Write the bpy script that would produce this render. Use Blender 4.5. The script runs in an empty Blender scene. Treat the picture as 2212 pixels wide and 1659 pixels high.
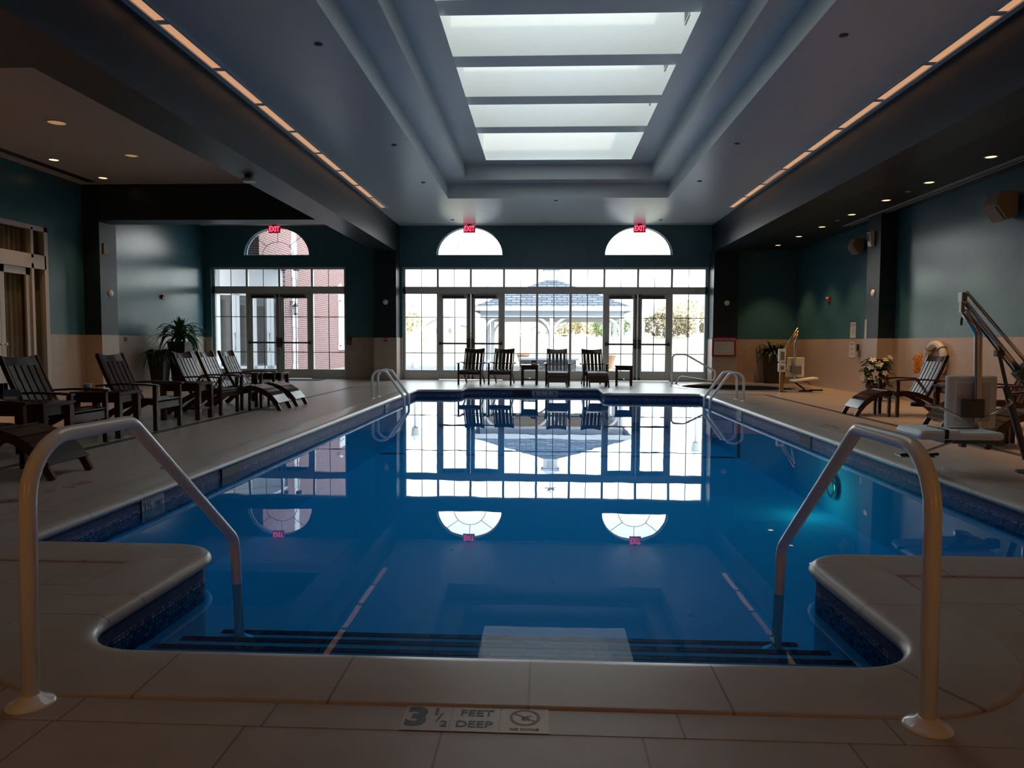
import bpy, bmesh, math, random
from mathutils import Vector, Matrix
sc = bpy.context.scene
C = sc.collection
PI = math.pi

# ------------------------------------------------------------------ camera, world, sun, exposure
cam_d = bpy.data.cameras.new('camera'); cam = bpy.data.objects.new('camera', cam_d); C.objects.link(cam)
cam_d.sensor_fit = 'HORIZONTAL'; cam_d.sensor_width = 36.0; cam_d.lens = 1570.0 * 36.0 / 2212.0
cam_d.clip_start = 0.05; cam_d.clip_end = 1000
_R = Vector((0.99899826, 0.04446968, 0.00499181)); _U = Vector((-0.00751957, 0.05685766, 0.99835398)); _F = Vector((-0.04411266, 0.99739142, -0.0571351))
cam.matrix_world = Matrix(((_R.x, _U.x, -_F.x, 0.0), (_R.y, _U.y, -_F.y, 0.0), (_R.z, _U.z, -_F.z, 1.1), (0, 0, 0, 1)))
sc.camera = cam
sc.view_settings.view_transform = 'Standard'; sc.view_settings.look = 'None'
sc.view_settings.gamma = 1.0; sc.view_settings.use_curve_mapping = False
EXPOSURE = 0.15
sc.view_settings.exposure = EXPOSURE
SKY = 5.5; SUN = 1.5; WARM = 1.0; SCONCE = 36.0
w = bpy.data.worlds.new('sky'); sc.world = w; w.use_nodes = True
nt = w.node_tree; nt.nodes.clear()
wo = nt.nodes.new('ShaderNodeOutputWorld'); bg = nt.nodes.new('ShaderNodeBackground')
tc = nt.nodes.new('ShaderNodeTexCoord'); sx = nt.nodes.new('ShaderNodeSeparateXYZ'); cr = nt.nodes.new('ShaderNodeValToRGB')
nt.links.new(tc.outputs['Generated'], sx.inputs[0]); nt.links.new(sx.outputs['Z'], cr.inputs[0])
cr.color_ramp.elements[0].position = 0.0; cr.color_ramp.elements[0].color = (1.0, 0.985, 0.96, 1)
cr.color_ramp.elements[1].position = 0.5; cr.color_ramp.elements[1].color = (0.80, 0.90, 1.0, 1)
nt.links.new(cr.outputs[0], bg.inputs[0]); bg.inputs[1].default_value = SKY
nt.links.new(bg.outputs[0], wo.inputs[0])
sd = bpy.data.lights.new('sun', 'SUN'); sd.energy = SUN; sd.angle = 0.03; sd.color = (1.0, 0.93, 0.82)
so = bpy.data.objects.new('sun', sd); C.objects.link(so)
so.rotation_euler = Vector((-0.25, 1.0, -0.62)).to_track_quat('-Z', 'Y').to_euler()
def portal(name, loc, sxx, syy, direction):
    l = bpy.data.lights.new(name, 'AREA'); l.shape = 'RECTANGLE'; l.size = sxx; l.size_y = syy
    l.cycles.is_portal = True
    o = bpy.data.objects.new(name, l); C.objects.link(o); o.location = loc
    o.rotation_euler = Vector(direction).to_track_quat('-Z', 'Z' if abs(direction[2]) < .5 else 'Y').to_euler()
portal('daylight_window', (0.27, 21.34, 2.2), 9.0, 4.6, (0, -1, 0))
portal('daylight_window', (-7.8, 21.34, 2.2), 4.2, 4.6, (0, -1, 0))
portal('daylight_skylight', (0.275, 11.0, 6.56), 3.4, 10.9, (0, 0, -1))
sc.cycles.use_denoising = True
sc.cycles.max_bounces = 10; sc.cycles.diffuse_bounces = 5; sc.cycles.glossy_bounces = 5
sc.cycles.transparent_max_bounces = 24; sc.cycles.transmission_bounces = 6
sc.cycles.sample_clamp_indirect = 6.0
sc.cycles.caustics_reflective = False; sc.cycles.caustics_refractive = False

# ------------------------------------------------------------------ materials
def N(m, t): return m.node_tree.nodes.new(t)
def L(m, a, b): m.node_tree.links.new(a, b)
def setin(b, k, v):
    if k in b.inputs: b.inputs[k].default_value = v
def mat(name, col, rough=.5, metal=0., spec=.5, var=0.0, vscale=6.0, bump=0.0, bscale=60., coat=0., emit=None, estr=0.):
    m = bpy.data.materials.new(name); m.use_nodes = True
    b = m.node_tree.nodes['Principled BSDF']
    setin(b, 'Base Color', (*col, 1)); setin(b, 'Roughness', rough); setin(b, 'Metallic', metal)
    setin(b, 'Specular IOR Level', spec); setin(b, 'Coat Weight', coat)
    if emit: setin(b, 'Emission Color', (*emit, 1)); setin(b, 'Emission Strength', estr)
    if var or bump:
        tcn = N(m, 'ShaderNodeTexCoord')
    if var:
        n = N(m, 'ShaderNodeTexNoise'); n.inputs['Scale'].default_value = vscale; n.inputs['Detail'].default_value = 5
        L(m, tcn.outputs['Object'], n.inputs['Vector'])
        r = N(m, 'ShaderNodeMapRange'); r.inputs[3].default_value = 1 - var; r.inputs[4].default_value = 1 + var
        r.inputs[1].default_value = .3; r.inputs[2].default_value = .7
        L(m, n.outputs[0], r.inputs[0])
        mx = N(m, 'ShaderNodeMix'); mx.data_type = 'RGBA'; mx.blend_type = 'MULTIPLY'; mx.inputs[0].default_value = 1
        mx.inputs[6].default_value = (*col, 1); L(m, r.outputs[0], mx.inputs[7]); L(m, mx.outputs[2], b.inputs['Base Color'])
    if bump:
        n2 = N(m, 'ShaderNodeTexNoise'); n2.inputs['Scale'].default_value = bscale; L(m, tcn.outputs['Object'], n2.inputs['Vector'])
        bp = N(m, 'ShaderNodeBump'); bp.inputs['Strength'].default_value = bump; bp.inputs['Distance'].default_value = .01
        L(m, n2.outputs[0], bp.inputs['Height']); L(m, bp.outputs[0], b.inputs['Normal'])
    return m
def brickmat(name, c1, c2, mortar, bw, rh, ms, axes, rough=.5, off=.5, uv=False, shift=(0, 0), bump=0.25, spec=.5, noise=.06):
    """tile / brick pattern; axes picks which object coordinates run along and up the pattern"""
    m = bpy.data.materials.new(name); m.use_nodes = True; b = m.node_tree.nodes['Principled BSDF']
    t = N(m, 'ShaderNodeTexCoord'); s = N(m, 'ShaderNodeSeparateXYZ'); cx = N(m, 'ShaderNodeCombineXYZ')
    L(m, t.outputs['UV' if uv else 'Object'], s.inputs[0])
    for i, a in enumerate(axes):
        ad = N(m, 'ShaderNodeMath'); ad.inputs[1].default_value = shift[i]; L(m, s.outputs[a], ad.inputs[0]); L(m, ad.outputs[0], cx.inputs[i])
    br = N(m, 'ShaderNodeTexBrick'); br.offset = off; br.squash = 1
    br.inputs['Scale'].default_value = 1; br.inputs['Brick Width'].default_value = bw; br.inputs['Row Height'].default_value = rh
    br.inputs['Mortar Size'].default_value = ms; br.inputs['Mortar Smooth'].default_value = .1
    br.inputs['Color1'].default_value = (*c1, 1); br.inputs['Color2'].default_value = (*c2, 1); br.inputs['Mortar'].default_value = (*mortar, 1)
    L(m, cx.outputs[0], br.inputs['Vector'])
    n = N(m, 'ShaderNodeTexNoise'); n.inputs['Scale'].default_value = 9; n.inputs['Detail'].default_value = 6; L(m, t.outputs['Object'], n.inputs['Vector'])
    r = N(m, 'ShaderNodeMapRange'); r.inputs[1].default_value = .3; r.inputs[2].default_value = .7; r.inputs[3].default_value = 1 - noise; r.inputs[4].default_value = 1 + noise
    L(m, n.outputs[0], r.inputs[0])
    mx = N(m, 'ShaderNodeMix'); mx.data_type = 'RGBA'; mx.blend_type = 'MULTIPLY'; mx.inputs[0].default_value = 1
    L(m, br.outputs['Color'], mx.inputs[6]); L(m, r.outputs[0], mx.inputs[7]); L(m, mx.outputs[2], b.inputs['Base Color'])
    bp = N(m, 'ShaderNodeBump'); bp.inputs['Strength'].default_value = bump; bp.inputs['Distance'].default_value = .004; bp.invert = True
    L(m, br.outputs['Fac'], bp.inputs['Height']); L(m, bp.outputs[0], b.inputs['Normal'])
    setin(b, 'Roughness', rough); setin(b, 'Specular IOR Level', spec)
    return m
M = {}
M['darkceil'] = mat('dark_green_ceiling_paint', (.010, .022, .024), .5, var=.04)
M['teal'] = mat('teal_paint', (.040, .140, .175), .27, spec=.6, var=.04, bump=.02, bscale=120)
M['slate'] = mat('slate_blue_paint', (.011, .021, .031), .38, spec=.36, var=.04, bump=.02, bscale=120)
M['ceil'] = mat('grey_ceiling_paint', (.60, .66, .65), .32, var=.02, vscale=2, bump=.015, bscale=50)
M['ceil_warm'] = mat('cream_ceiling_paint', (.50, .44, .38), .5, var=.02, vscale=2)
M['white'] = mat('white_paint', (.80, .80, .74), .5, var=.01)
M['trimwhite'] = mat('white_trim_paint', (.50, .46, .43), .35, var=.03)
M['wain'] = brickmat('beige_wall_tile', (.46, .36, .29), (.44, .345, .275), (.36, .29, .235), .30, .305, .003, ('X', 'Z'), .35, off=0, bump=.1)
M['wain_side'] = brickmat('beige_wall_tile_side', (.46, .36, .29), (.44, .345, .275), (.36, .29, .235), .30, .305, .003, ('Y', 'Z'), .35, off=0, bump=.1)
M['deck'] = brickmat('beige_deck_tile', (.42, .345, .285), (.405, .33, .27), (.20, .155, .125), .565, .565, .0035, ('X', 'Y'), .36, off=.5, shift=(0, -.295), bump=.2, spec=.45)
M['band'] = brickmat('beige_border_tile', (.42, .345, .285), (.405, .33, .27), (.20, .155, .125), .60, .4, .0035, ('X', 'Y'), .36, off=0, shift=(.2, .2), bump=.2, spec=.45)
M['drain'] = brickmat('brown_mosaic_strip', (.065, .045, .036), (.035, .025, .022), (.10, .08, .07), .05, .025, .004, ('Y', 'X'), .45)
M['frame'] = mat('grey_window_frame', (.60, .60, .57), .4, var=.03)
M['bronze'] = mat('dark_bronze_muntin', (.07, .06, .055), .35, .6)
M['steel'] = mat('brushed_steel', (.60, .57, .53), .26, 1.0)
M['darksteel'] = mat('dark_steel', (.10, .10, .10), .35, .8)
M['black'] = mat('black_rubber', (.012, .012, .013), .5)
M['wood'] = mat('dark_brown_wood', (.052, .026, .015), .17, spec=.26, var=.12, vscale=10)
M['coping'] = None
M['railwhite'] = mat('white_rail_coating', (.84, .85, .83), .22, coat=.3)
M['plastic'] = mat('white_plastic', (.78, .82, .78), .35)
M['beigeplastic'] = mat('beige_plastic', (.30, .22, .15), .5)
M['red'] = mat('red_enamel', (.45, .02, .02), .35)
M['darkpot'] = mat('charcoal_planter', (.022, .021, .024), .45, var=.1)
M['greypot'] = mat('grey_planter', (.22, .22, .24), .45, var=.05)
M['leaf'] = mat('green_leaf', (.035, .13, .022), .35, var=.35, vscale=9)
M['leaflight'] = mat('light_green_leaf', (.10, .28, .03), .35, var=.3, vscale=9)
M['leafdark'] = mat('dark_green_leaf', (.018, .05, .018), .4, var=.3, vscale=9)
M['petal'] = mat('white_petal', (.72, .66, .58), .5)
M['signwhite'] = mat('white_sign', (.62, .62, .60), .4)
M['signred'] = mat('red_sign', (.36, .015, .03), .4)
M['ink'] = mat('black_ink', (.02, .022, .03), .5)
M['inkgrey'] = mat('grey_ink', (.18, .18, .19), .5)
M['inkred'] = mat('red_ink', (.28, .02, .04), .5)
M['navyink'] = mat('navy_ink', (.012, .022, .04), .5)
M['tilepale'] = mat('pale_marker_tile', (.52, .45, .39), .3, var=.04)
M['tilewhite'] = mat('white_depth_tile', (.40, .42, .43), .25)
M['navy'] = brickmat('navy_step_tile', (.008, .016, .065), (.010, .02, .085), (.05, .12, .2), .075, .2, .003, ('X', 'Y'), .2, off=0)
M['plaster'] = mat('pale_blue_plaster', (.22, .66, .80), .7, var=.03)
M['orange'] = mat('orange_rope', (.75, .28, .01), .6, var=.2, vscale=40)
M['curtain'] = mat('tan_curtain', (.36, .27, .19), .8, var=.1)
M['darkroom'] = mat('dark_interior', (.03, .025, .02), .8)
M['cardblue'] = mat('blue_printed_card', (.10, .16, .30), .3)
M['mat'] = mat('dark_grey_carpet_mat', (.03, .035, .045), .9, bump=.3, bscale=200)
M['exit'] = mat('exit_housing', (.25, .01, .02), .4, emit=(1.0, .01, .05), estr=.14)
M['exitglow'] = mat('exit_lettering', (.9, .1, .1), .4, emit=(1.0, .06, .13), estr=2.2)
M['lamp'] = mat('warm_lamp_lens', (.9, .8, .6), .4, emit=(1.0, .62, .26), estr=3.2)
M['lampdim'] = mat('dim_lamp_lens', (.8, .6, .35), .4, emit=(1.0, .55, .22), estr=.28)
M['strip'] = mat('warm_strip_lens', (.9, .7, .5), .4, emit=(1.0, .50, .25), estr=.52)
M['strip2'] = mat('weak_strip_lens', (.8, .6, .4), .4, emit=(1.0, .50, .27), estr=.32)
M['brick'] = brickmat('red_brick', (.24, .075, .07), (.17, .05, .048), (.33, .27, .26), .21, .072, .014, ('Y', 'Z'), .8)
M['brickx'] = brickmat('red_brick_front', (.46, .15, .125), (.36, .105, .09), (.55, .45, .42), .21, .072, .014, ('X', 'Z'), .8)
M['shingle'] = brickmat('grey_roof_shingle', (.17, .19, .235), (.085, .10, .13), (.03, .033, .045), .42, .11, .022, ('X', 'Z'), .85, noise=.2)
M['shingley'] = brickmat('grey_roof_shingle_side', (.17, .19, .235), (.085, .10, .13), (.03, .033, .045), .42, .11, .022, ('Y', 'Z'), .85, noise=.2)
M['outwhite'] = mat('exterior_white', (.75, .76, .80), .6)
M['outcream'] = mat('exterior_cream_wood', (.60, .45, .25), .7, var=.1)
M['pave'] = mat('grey_paving', (.20, .215, .25), .8, var=.12, vscale=3)
M['lawn'] = mat('dry_lawn', (.36, .31, .22), .9, var=.15, vscale=1)
M['stone'] = brickmat('ledge_stone', (.20, .18, .17), (.36, .33, .31), (.05, .05, .05), .28, .09, .012, ('X', 'Z'), .9, noise=.3)
M['pebble'] = mat('grey_pebbles', (.30, .28, .27), .8, var=.5, vscale=25, bump=.8, bscale=25)
M['terracotta'] = mat('tan_clay', (.62, .36, .20), .7)
M['housegrey'] = mat('pale_house_siding', (.50, .52, .56), .7)
M['bush'] = mat('autumn_leaves', (.26, .19, .08), .7, var=.4, vscale=2)
M['bushpale'] = mat('pale_autumn_leaves', (.50, .42, .27), .7, var=.3, vscale=2)
M['bushdark'] = mat('dark_autumn_leaves', (.13, .095, .05), .7, var=.5, vscale=3)
M['bushgreen'] = mat('hedge_leaves', (.12, .17, .05), .7, var=.4, vscale=2)
M['bark'] = mat('bark', (.20, .14, .10), .8, var=.2)
M['spadark'] = mat('dark_spa_lining', (.05, .045, .05), .4)

def glassmat(name, tint, ior=1.45, rough=0.0):
    m = bpy.data.materials.new(name); m.use_nodes = True; m.node_tree.nodes.clear()
    o = N(m, 'ShaderNodeOutputMaterial'); mx = N(m, 'ShaderNodeMixShader'); f = N(m, 'ShaderNodeFresnel')
    t = N(m, 'ShaderNodeBsdfTransparent'); g = N(m, 'ShaderNodeBsdfGlossy')
    f.inputs[0].default_value = ior; t.inputs[0].default_value = (*tint, 1); g.inputs['Roughness'].default_value = rough
    ge = N(m, 'ShaderNodeNewGeometry'); io = N(m, 'ShaderNodeMapRange'); io.inputs[3].default_value = ior; io.inputs[4].default_value = 1 / ior
    L(m, ge.outputs['Backfacing'], io.inputs[0]); L(m, io.outputs[0], f.inputs[0])
    L(m, f.outputs[0], mx.inputs[0]); L(m, t.outputs[0], mx.inputs[1]); L(m, g.outputs[0], mx.inputs[2]); L(m, mx.outputs[0], o.inputs[0])
    return m, g, f
M['glass'], _, _ = glassmat('window_glass', (.93, .96, .95))
M['skyglass'], _, _ = glassmat('skylight_glass', (.72, .73, .74))
M['water'], _g, _f = glassmat('pool_water', (.13, .56, .82), 1.33, 0.0)
_m = M['water']
_t = N(_m, 'ShaderNodeTexCoord'); _mp = N(_m, 'ShaderNodeMapping'); _n = N(_m, 'ShaderNodeTexNoise'); _b = N(_m, 'ShaderNodeBump')
_mp.inputs['Scale'].default_value = (1, .6, 1); _n.inputs['Scale'].default_value = 2.2; _n.inputs['Detail'].default_value = 2
_b.inputs['Strength'].default_value = .06; _b.inputs['Distance'].default_value = .01
L(_m, _t.outputs['Object'], _mp.inputs[0]); L(_m, _mp.outputs[0], _n.inputs['Vector']); L(_m, _n.outputs[0], _b.inputs['Height'])
L(_m, _b.outputs[0], _g.inputs['Normal']); L(_m, _b.outputs[0], _f.inputs['Normal'])
M['spawater'], _, _ = glassmat('spa_water', (.25, .30, .33), 1.33, 0.02)

def coping_mat():
    m = mat('cream_coping_stone', (.44, .385, .33), .30, var=.05, vscale=5)
    b = m.node_tree.nodes['Principled BSDF']
    t = N(m, 'ShaderNodeTexCoord'); s = N(m, 'ShaderNodeSeparateXYZ'); L(m, t.outputs['UV'], s.inputs[0])
    d = N(m, 'ShaderNodeMath'); d.operation = 'DIVIDE'; d.inputs[1].default_value = .61; L(m, s.outputs['X'], d.inputs[0])
    f = N(m, 'ShaderNodeMath'); f.operation = 'FRACT'; L(m, d.outputs[0], f.inputs[0])
    l = N(m, 'ShaderNodeMath'); l.operation = 'LESS_THAN'; l.inputs[1].default_value = .012; L(m, f.outputs[0], l.inputs[0])
    src = b.inputs['Base Color'].links[0].from_socket
    mx = N(m, 'ShaderNodeMix'); mx.data_type = 'RGBA'; L(m, l.outputs[0], mx.inputs[0]); L(m, src, mx.inputs[6]); mx.inputs[7].default_value = (.22, .18, .15, 1)
    L(m, mx.outputs[2], b.inputs['Base Color']); return m
M['coping'] = coping_mat()
def bandtile_mat():
    m = bpy.data.materials.new('waterline_tile'); m.use_nodes = True; b = m.node_tree.nodes['Principled BSDF']
    t = N(m, 'ShaderNodeTexCoord'); s = N(m, 'ShaderNodeSeparateXYZ'); L(m, t.outputs['UV'], s.inputs[0])
    def br(bw, rh, c1, c2, mo, ms):
        n = N(m, 'ShaderNodeTexBrick'); n.offset = 0; n.inputs['Scale'].default_value = 1; n.inputs['Brick Width'].default_value = bw; n.inputs['Row Height'].default_value = rh
        n.inputs['Color1'].default_value = (*c1, 1); n.inputs['Color2'].default_value = (*c2, 1); n.inputs['Mortar'].default_value = (*mo, 1); n.inputs['Mortar Size'].default_value = ms
        L(m, t.outputs['UV'], n.inputs['Vector']); return n
    a = br(.05, .024, (.018, .026, .09), (.03, .04, .12), (.07, .075, .10), .0025)
    c = br(.05, .042, (.095, .115, .26), (.07, .085, .21), (.085, .09, .12), .0025)
    d = br(.028, .019, (.01, .018, .12), (.45, .48, .55), (.02, .03, .14), .003)
    def step(th):
        g = N(m, 'ShaderNodeMath'); g.operation = 'GREATER_THAN'; g.inputs[1].default_value = th; L(m, s.outputs['Y'], g.inputs[0]); return g
    m1 = N(m, 'ShaderNodeMix'); m1.data_type = 'RGBA'; L(m, step(.024).outputs[0], m1.inputs[0]); L(m, a.outputs[0], m1.inputs[6]); L(m, c.outputs[0], m1.inputs[7])
    m2 = N(m, 'ShaderNodeMix'); m2.data_type = 'RGBA'; L(m, step(.066).outputs[0], m2.inputs[0]); L(m, m1.outputs[2], m2.inputs[6]); L(m, d.outputs[0], m2.inputs[7])
    L(m, m2.outputs[2], b.inputs['Base Color']); setin(b, 'Roughness', .45); setin(b, 'Specular IOR Level', .2); return m
M['bandtile'] = bandtile_mat()

# ------------------------------------------------------------------ geometry helpers
class MB:
    def __init__(s): s.v = []; s.f = []; s.uv = None
    def add(s, vs, fs):
        o = len(s.v); s.v += [tuple(p) for p in vs]; s.f += [tuple(i + o for i in f) for f in fs]; return s
    def box(s, a, b, rot=None, piv=None):
        x0, y0, z0 = a; x1, y1, z1 = b
        vs = [Vector(p) for p in ((x0, y0, z0), (x1, y0, z0), (x1, y1, z0), (x0, y1, z0), (x0, y0, z1), (x1, y0, z1), (x1, y1, z1), (x0, y1, z1))]
        if rot is not None:
            pv = Vector(piv) if piv else sum(vs, Vector()) / 8
            vs = [rot @ (p - pv) + pv for p in vs]
        return s.add(vs, [(0, 3, 2, 1), (4, 5, 6, 7), (0, 1, 5, 4), (1, 2, 6, 5), (2, 3, 7, 6), (3, 0, 4, 7)])
    def cbox(s, c, d, rot=None):
        return s.box([c[i] - d[i] / 2 for i in range(3)], [c[i] + d[i] / 2 for i in range(3)], rot)
    def quad(s, a, b, c, d): return s.add([a, b, c, d], [(0, 1, 2, 3)])
    def tube(s, pts, r, seg=10, cap=True, closed=False):
        pts = [Vector(p) for p in pts]; n = len(pts); rings = []
        rr = r if isinstance(r, (list, tuple)) else [r] * n
        up = None
        for i, p in enumerate(pts):
            if closed: d = (pts[(i + 1) % n] - pts[i - 1]).normalized()
            else:
                d = ((pts[min(i + 1, n - 1)] - p).normalized() + (p - pts[max(i - 1, 0)]).normalized())
                d = d.normalized() if d.length > 1e-6 else Vector((0, 0, 1))
            if up is None: up = Vector((0, 0, 1)) if abs(d.z) < .9 else Vector((1, 0, 0))
            a = d.cross(up); a = a.normalized() if a.length > 1e-5 else d.orthogonal().normalized()
            b = a.cross(d).normalized(); up = b
            rings.append([p + (a * math.cos(2 * PI * k / seg) + b * math.sin(2 * PI * k / seg)) * rr[i] for k in range(seg)])
        vs = [q for ring in rings for q in ring]; fs = []
        m = n if closed else n - 1
        for i in range(m):
            j = (i + 1) % n
            for k in range(seg): fs.append((i * seg + k, i * seg + (k + 1) % seg, j * seg + (k + 1) % seg, j * seg + k))
        if cap and not closed: fs += [tuple(reversed(range(seg))), tuple(range((n - 1) * seg, n * seg))]
        return s.add(vs, fs)
    def lathe(s, prof, c=(0, 0, 0), seg=24, axis='Z', cap=True):
        vs = []; n = len(prof)
        for r, z in prof:
            for k in range(seg):
                a = 2 * PI * k / seg; x, y = r * math.cos(a), r * math.sin(a)
                p = {'Z': (x, y, z), 'Y': (x, z, y), 'X': (z, x, y)}[axis]
                vs.append((p[0] + c[0], p[1] + c[1], p[2] + c[2]))
        fs = [(i * seg + k, i * seg + (k + 1) % seg, (i + 1) * seg + (k + 1) % seg, (i + 1) * seg + k) for i in range(n - 1) for k in range(seg)]
        if cap: fs += [tuple(reversed(range(seg))), tuple(range((n - 1) * seg, n * seg))]
        return s.add(vs, fs)
    def ribbon(s, pts, wd, th, axis=Vector((0, 1, 0))):
        """flat bar of width wd along axis, thickness th, following pts"""
        pts = [Vector(p) for p in pts]; n = len(pts); vs = []
        for i, p in enumerate(pts):
            d = (pts[min(i + 1, n - 1)] - pts[max(i - 1, 0)]).normalized(); nn = d.cross(axis).normalized()
            for a, b in ((-1, -1), (1, -1), (1, 1), (-1, 1)): vs.append(p + axis * (wd / 2 * a) + nn * (th / 2 * b))
        fs = [(0, 1, 2, 3), tuple(reversed(range(4 * n - 4, 4 * n)))]
        for i in range(n - 1):
            for k in range(4): fs.append((i * 4 + k, i * 4 + 4 + k, i * 4 + 4 + (k + 1) % 4, i * 4 + (k + 1) % 4))
        return s.add(vs, fs)
    def build(s, name, m, parent=None, smooth=False, bevel=0.0, kind=None, autosm=False):
        me = bpy.data.meshes.new(name); me.from_pydata(s.v, [], s.f)
        bm = bmesh.new(); bm.from_mesh(me); bmesh.ops.recalc_face_normals(bm, faces=bm.faces); bm.to_mesh(me); bm.free()
        me.materials.append(m); o = bpy.data.objects.new(name, me); C.objects.link(o)
        if parent is not None: o.parent = parent
        if kind: o['kind'] = kind
        if smooth:
            for p in me.polygons: p.use_smooth = True
            if autosm:
                try: me.set_sharp_from_angle(angle=.7)
                except Exception: pass
        if bevel:
            b = o.modifiers.new('bevel', 'BEVEL'); b.width = bevel; b.segments = 2; b.limit_method = 'ANGLE'; b.angle_limit = .6
        return o
def tag(o, label=None, cat=None, group=None, kind=None):
    if label: o['label'] = label
    if cat: o['category'] = cat
    if group: o['group'] = group
    if kind: o['kind'] = kind
    return o
def thing(name, label, cat, loc=(0, 0, 0), rz=0, group=None):
    o = bpy.data.objects.new(name, None); C.objects.link(o); o.location = loc; o.rotation_euler = (0, 0, rz); o.empty_display_size = .1
    return tag(o, label, cat, group)
_kids = {}
def children(o): return [c for c in bpy.data.objects if c.parent == o]
def dup(root, loc, rz=0, label=None, group=None, skip=()):
    def cp(o, parent):
        c = o.copy(); C.objects.link(c)
        if parent is not None: c.parent = parent
        for ch in children(o):
            if ch.name.split('.')[0] in skip: continue
            cp(ch, c)
        return c
    r = cp(root, None); r.location = loc; r.rotation_euler = (0, 0, rz)
    if label: r['label'] = label
    if group: r['group'] = group
    return r
def text(s, size, m, parent, loc, rot, name='lettering', bold=0.0, align='CENTER', ext=.0004, sx_=1.0):
    cu = bpy.data.curves.new(name, 'FONT'); cu.body = s; cu.size = size; cu.align_x = align; cu.align_y = 'CENTER'; cu.extrude = ext; cu.offset = bold
    tmp = bpy.data.objects.new('tmp', cu); C.objects.link(tmp); dg = bpy.context.evaluated_depsgraph_get()
    me = bpy.data.meshes.new_from_object(tmp.evaluated_get(dg)); bpy.data.objects.remove(tmp); me.name = name; me.materials.clear(); me.materials.append(m)
    o = bpy.data.objects.new(name, me); C.objects.link(o); o.parent = parent; o.location = loc; o.rotation_euler = rot; o.scale = (sx_, 1, 1)
    return o
def fillet(pts, rads, seg=7):
    pts = [Vector(p) for p in pts]; out = [pts[0]]
    for i in range(1, len(pts) - 1):
        a, b, c = pts[i - 1], pts[i], pts[i + 1]; r = rads[i - 1]
        u = (a - b).normalized(); v = (c - b).normalized(); th = u.angle(v)
        t = r / math.tan(th / 2); p0 = b + u * t; p1 = b + v * t
        bis = (u + v).normalized(); ctr = b + bis * (r / math.sin(th / 2))
        e0 = p0 - ctr; e1 = p1 - ctr; ang = e0.angle(e1)
        for k in range(seg + 1):
            q = k / seg; out.append(ctr + (e0 * math.sin((1 - q) * ang) + e1 * math.sin(q * ang)) / math.sin(ang))
    out.append(pts[-1]); return out
def struct(name, mb, m, parent=None, **k):
    return mb.build(name, m, parent, kind=None if parent is not None else 'structure', **k)
def fill_loops(name, loops, z, m, kind='structure', parent=None, flip=False):
    bm = bmesh.new(); es = []
    for lp in loops:
        vs = [bm.verts.new((p[0], p[1], z)) for p in lp]
        es += [bm.edges.new((vs[i], vs[(i + 1) % len(vs)])) for i in range(len(vs))]
    bmesh.ops.triangle_fill(bm, use_beauty=True, use_dissolve=False, edges=es)
    me = bpy.data.meshes.new(name); bm.to_mesh(me); bm.free(); me.materials.append(m)
    o = bpy.data.objects.new(name, me); C.objects.link(o)
    for p in me.polygons:
        if p.normal.z < 0: p.flip()
    if kind: o['kind'] = kind
    if parent is not None: o.parent = parent
    return o

# ------------------------------------------------------------------ main dimensions
XL, XR, YB, YF = -10.0, 7.12, -3.0, 21.05      # room inner faces
ZC, ZB, ZR = 4.45, 3.66, 3.76                  # main ceiling, beam underside, low right ceiling
ZW = 1.22                                      # top of the tiled wainscot
WZ = -0.135                                    # pool water level
POOL = [(-1.72, 2.48, .27), (1.34, 2.48, .27), (1.31, 3.83, -.27), (3.24, 3.83, .30), (3.34, 15.82, .14), (1.29, 15.82, -.30), (1.29, 17.42, .14),
        (-1.87, 17.42, .14), (-1.87, 16.55, -.30), (-2.90, 16.55, .14), (-2.86, 3.81, .12), (-1.69, 3.81, -.27)]
def ring(d, K=10):
    n = len(POOL); off = []; P = [Vector((p[0], p[1])) for p in POOL]
    lines = []
    for i in range(n):
        a, b = P[i], P[(i + 1) % n]; t = (b - a).normalized(); nrm = Vector((t.y, -t.x)); lines.append((a + nrm * d, t))
    out = []
    for i in range(n):
        (a, t), (b, u) = lines[i - 1], lines[i]
        det = t.x * (-u.y) + u.x * t.y; w_ = b - a; s_ = (w_.x * (-u.y) + u.x * w_.y) / det; c = a + t * s_
        r = POOL[i][2]; rr = abs(r) + (d if r > 0 else -d); rr = max(rr, .0005)
        cosang = max(-1, min(1, (-t).dot(u))); th = math.acos(cosang); tl = rr / math.tan(th / 2)
        p0 = c - t * tl; p1 = c + u * tl; bis = ((-t) + u).normalized(); ctr = c + bis * (rr / math.sin(th / 2))
        e0 = p0 - ctr; e1 = p1 - ctr; ang = e0.angle(e1)
        for k in range(K + 1):
            q = k / K; out.append(ctr + (e0 * math.sin((1 - q) * ang) + e1 * math.sin(q * ang)) / math.sin(ang))
    return out
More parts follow.
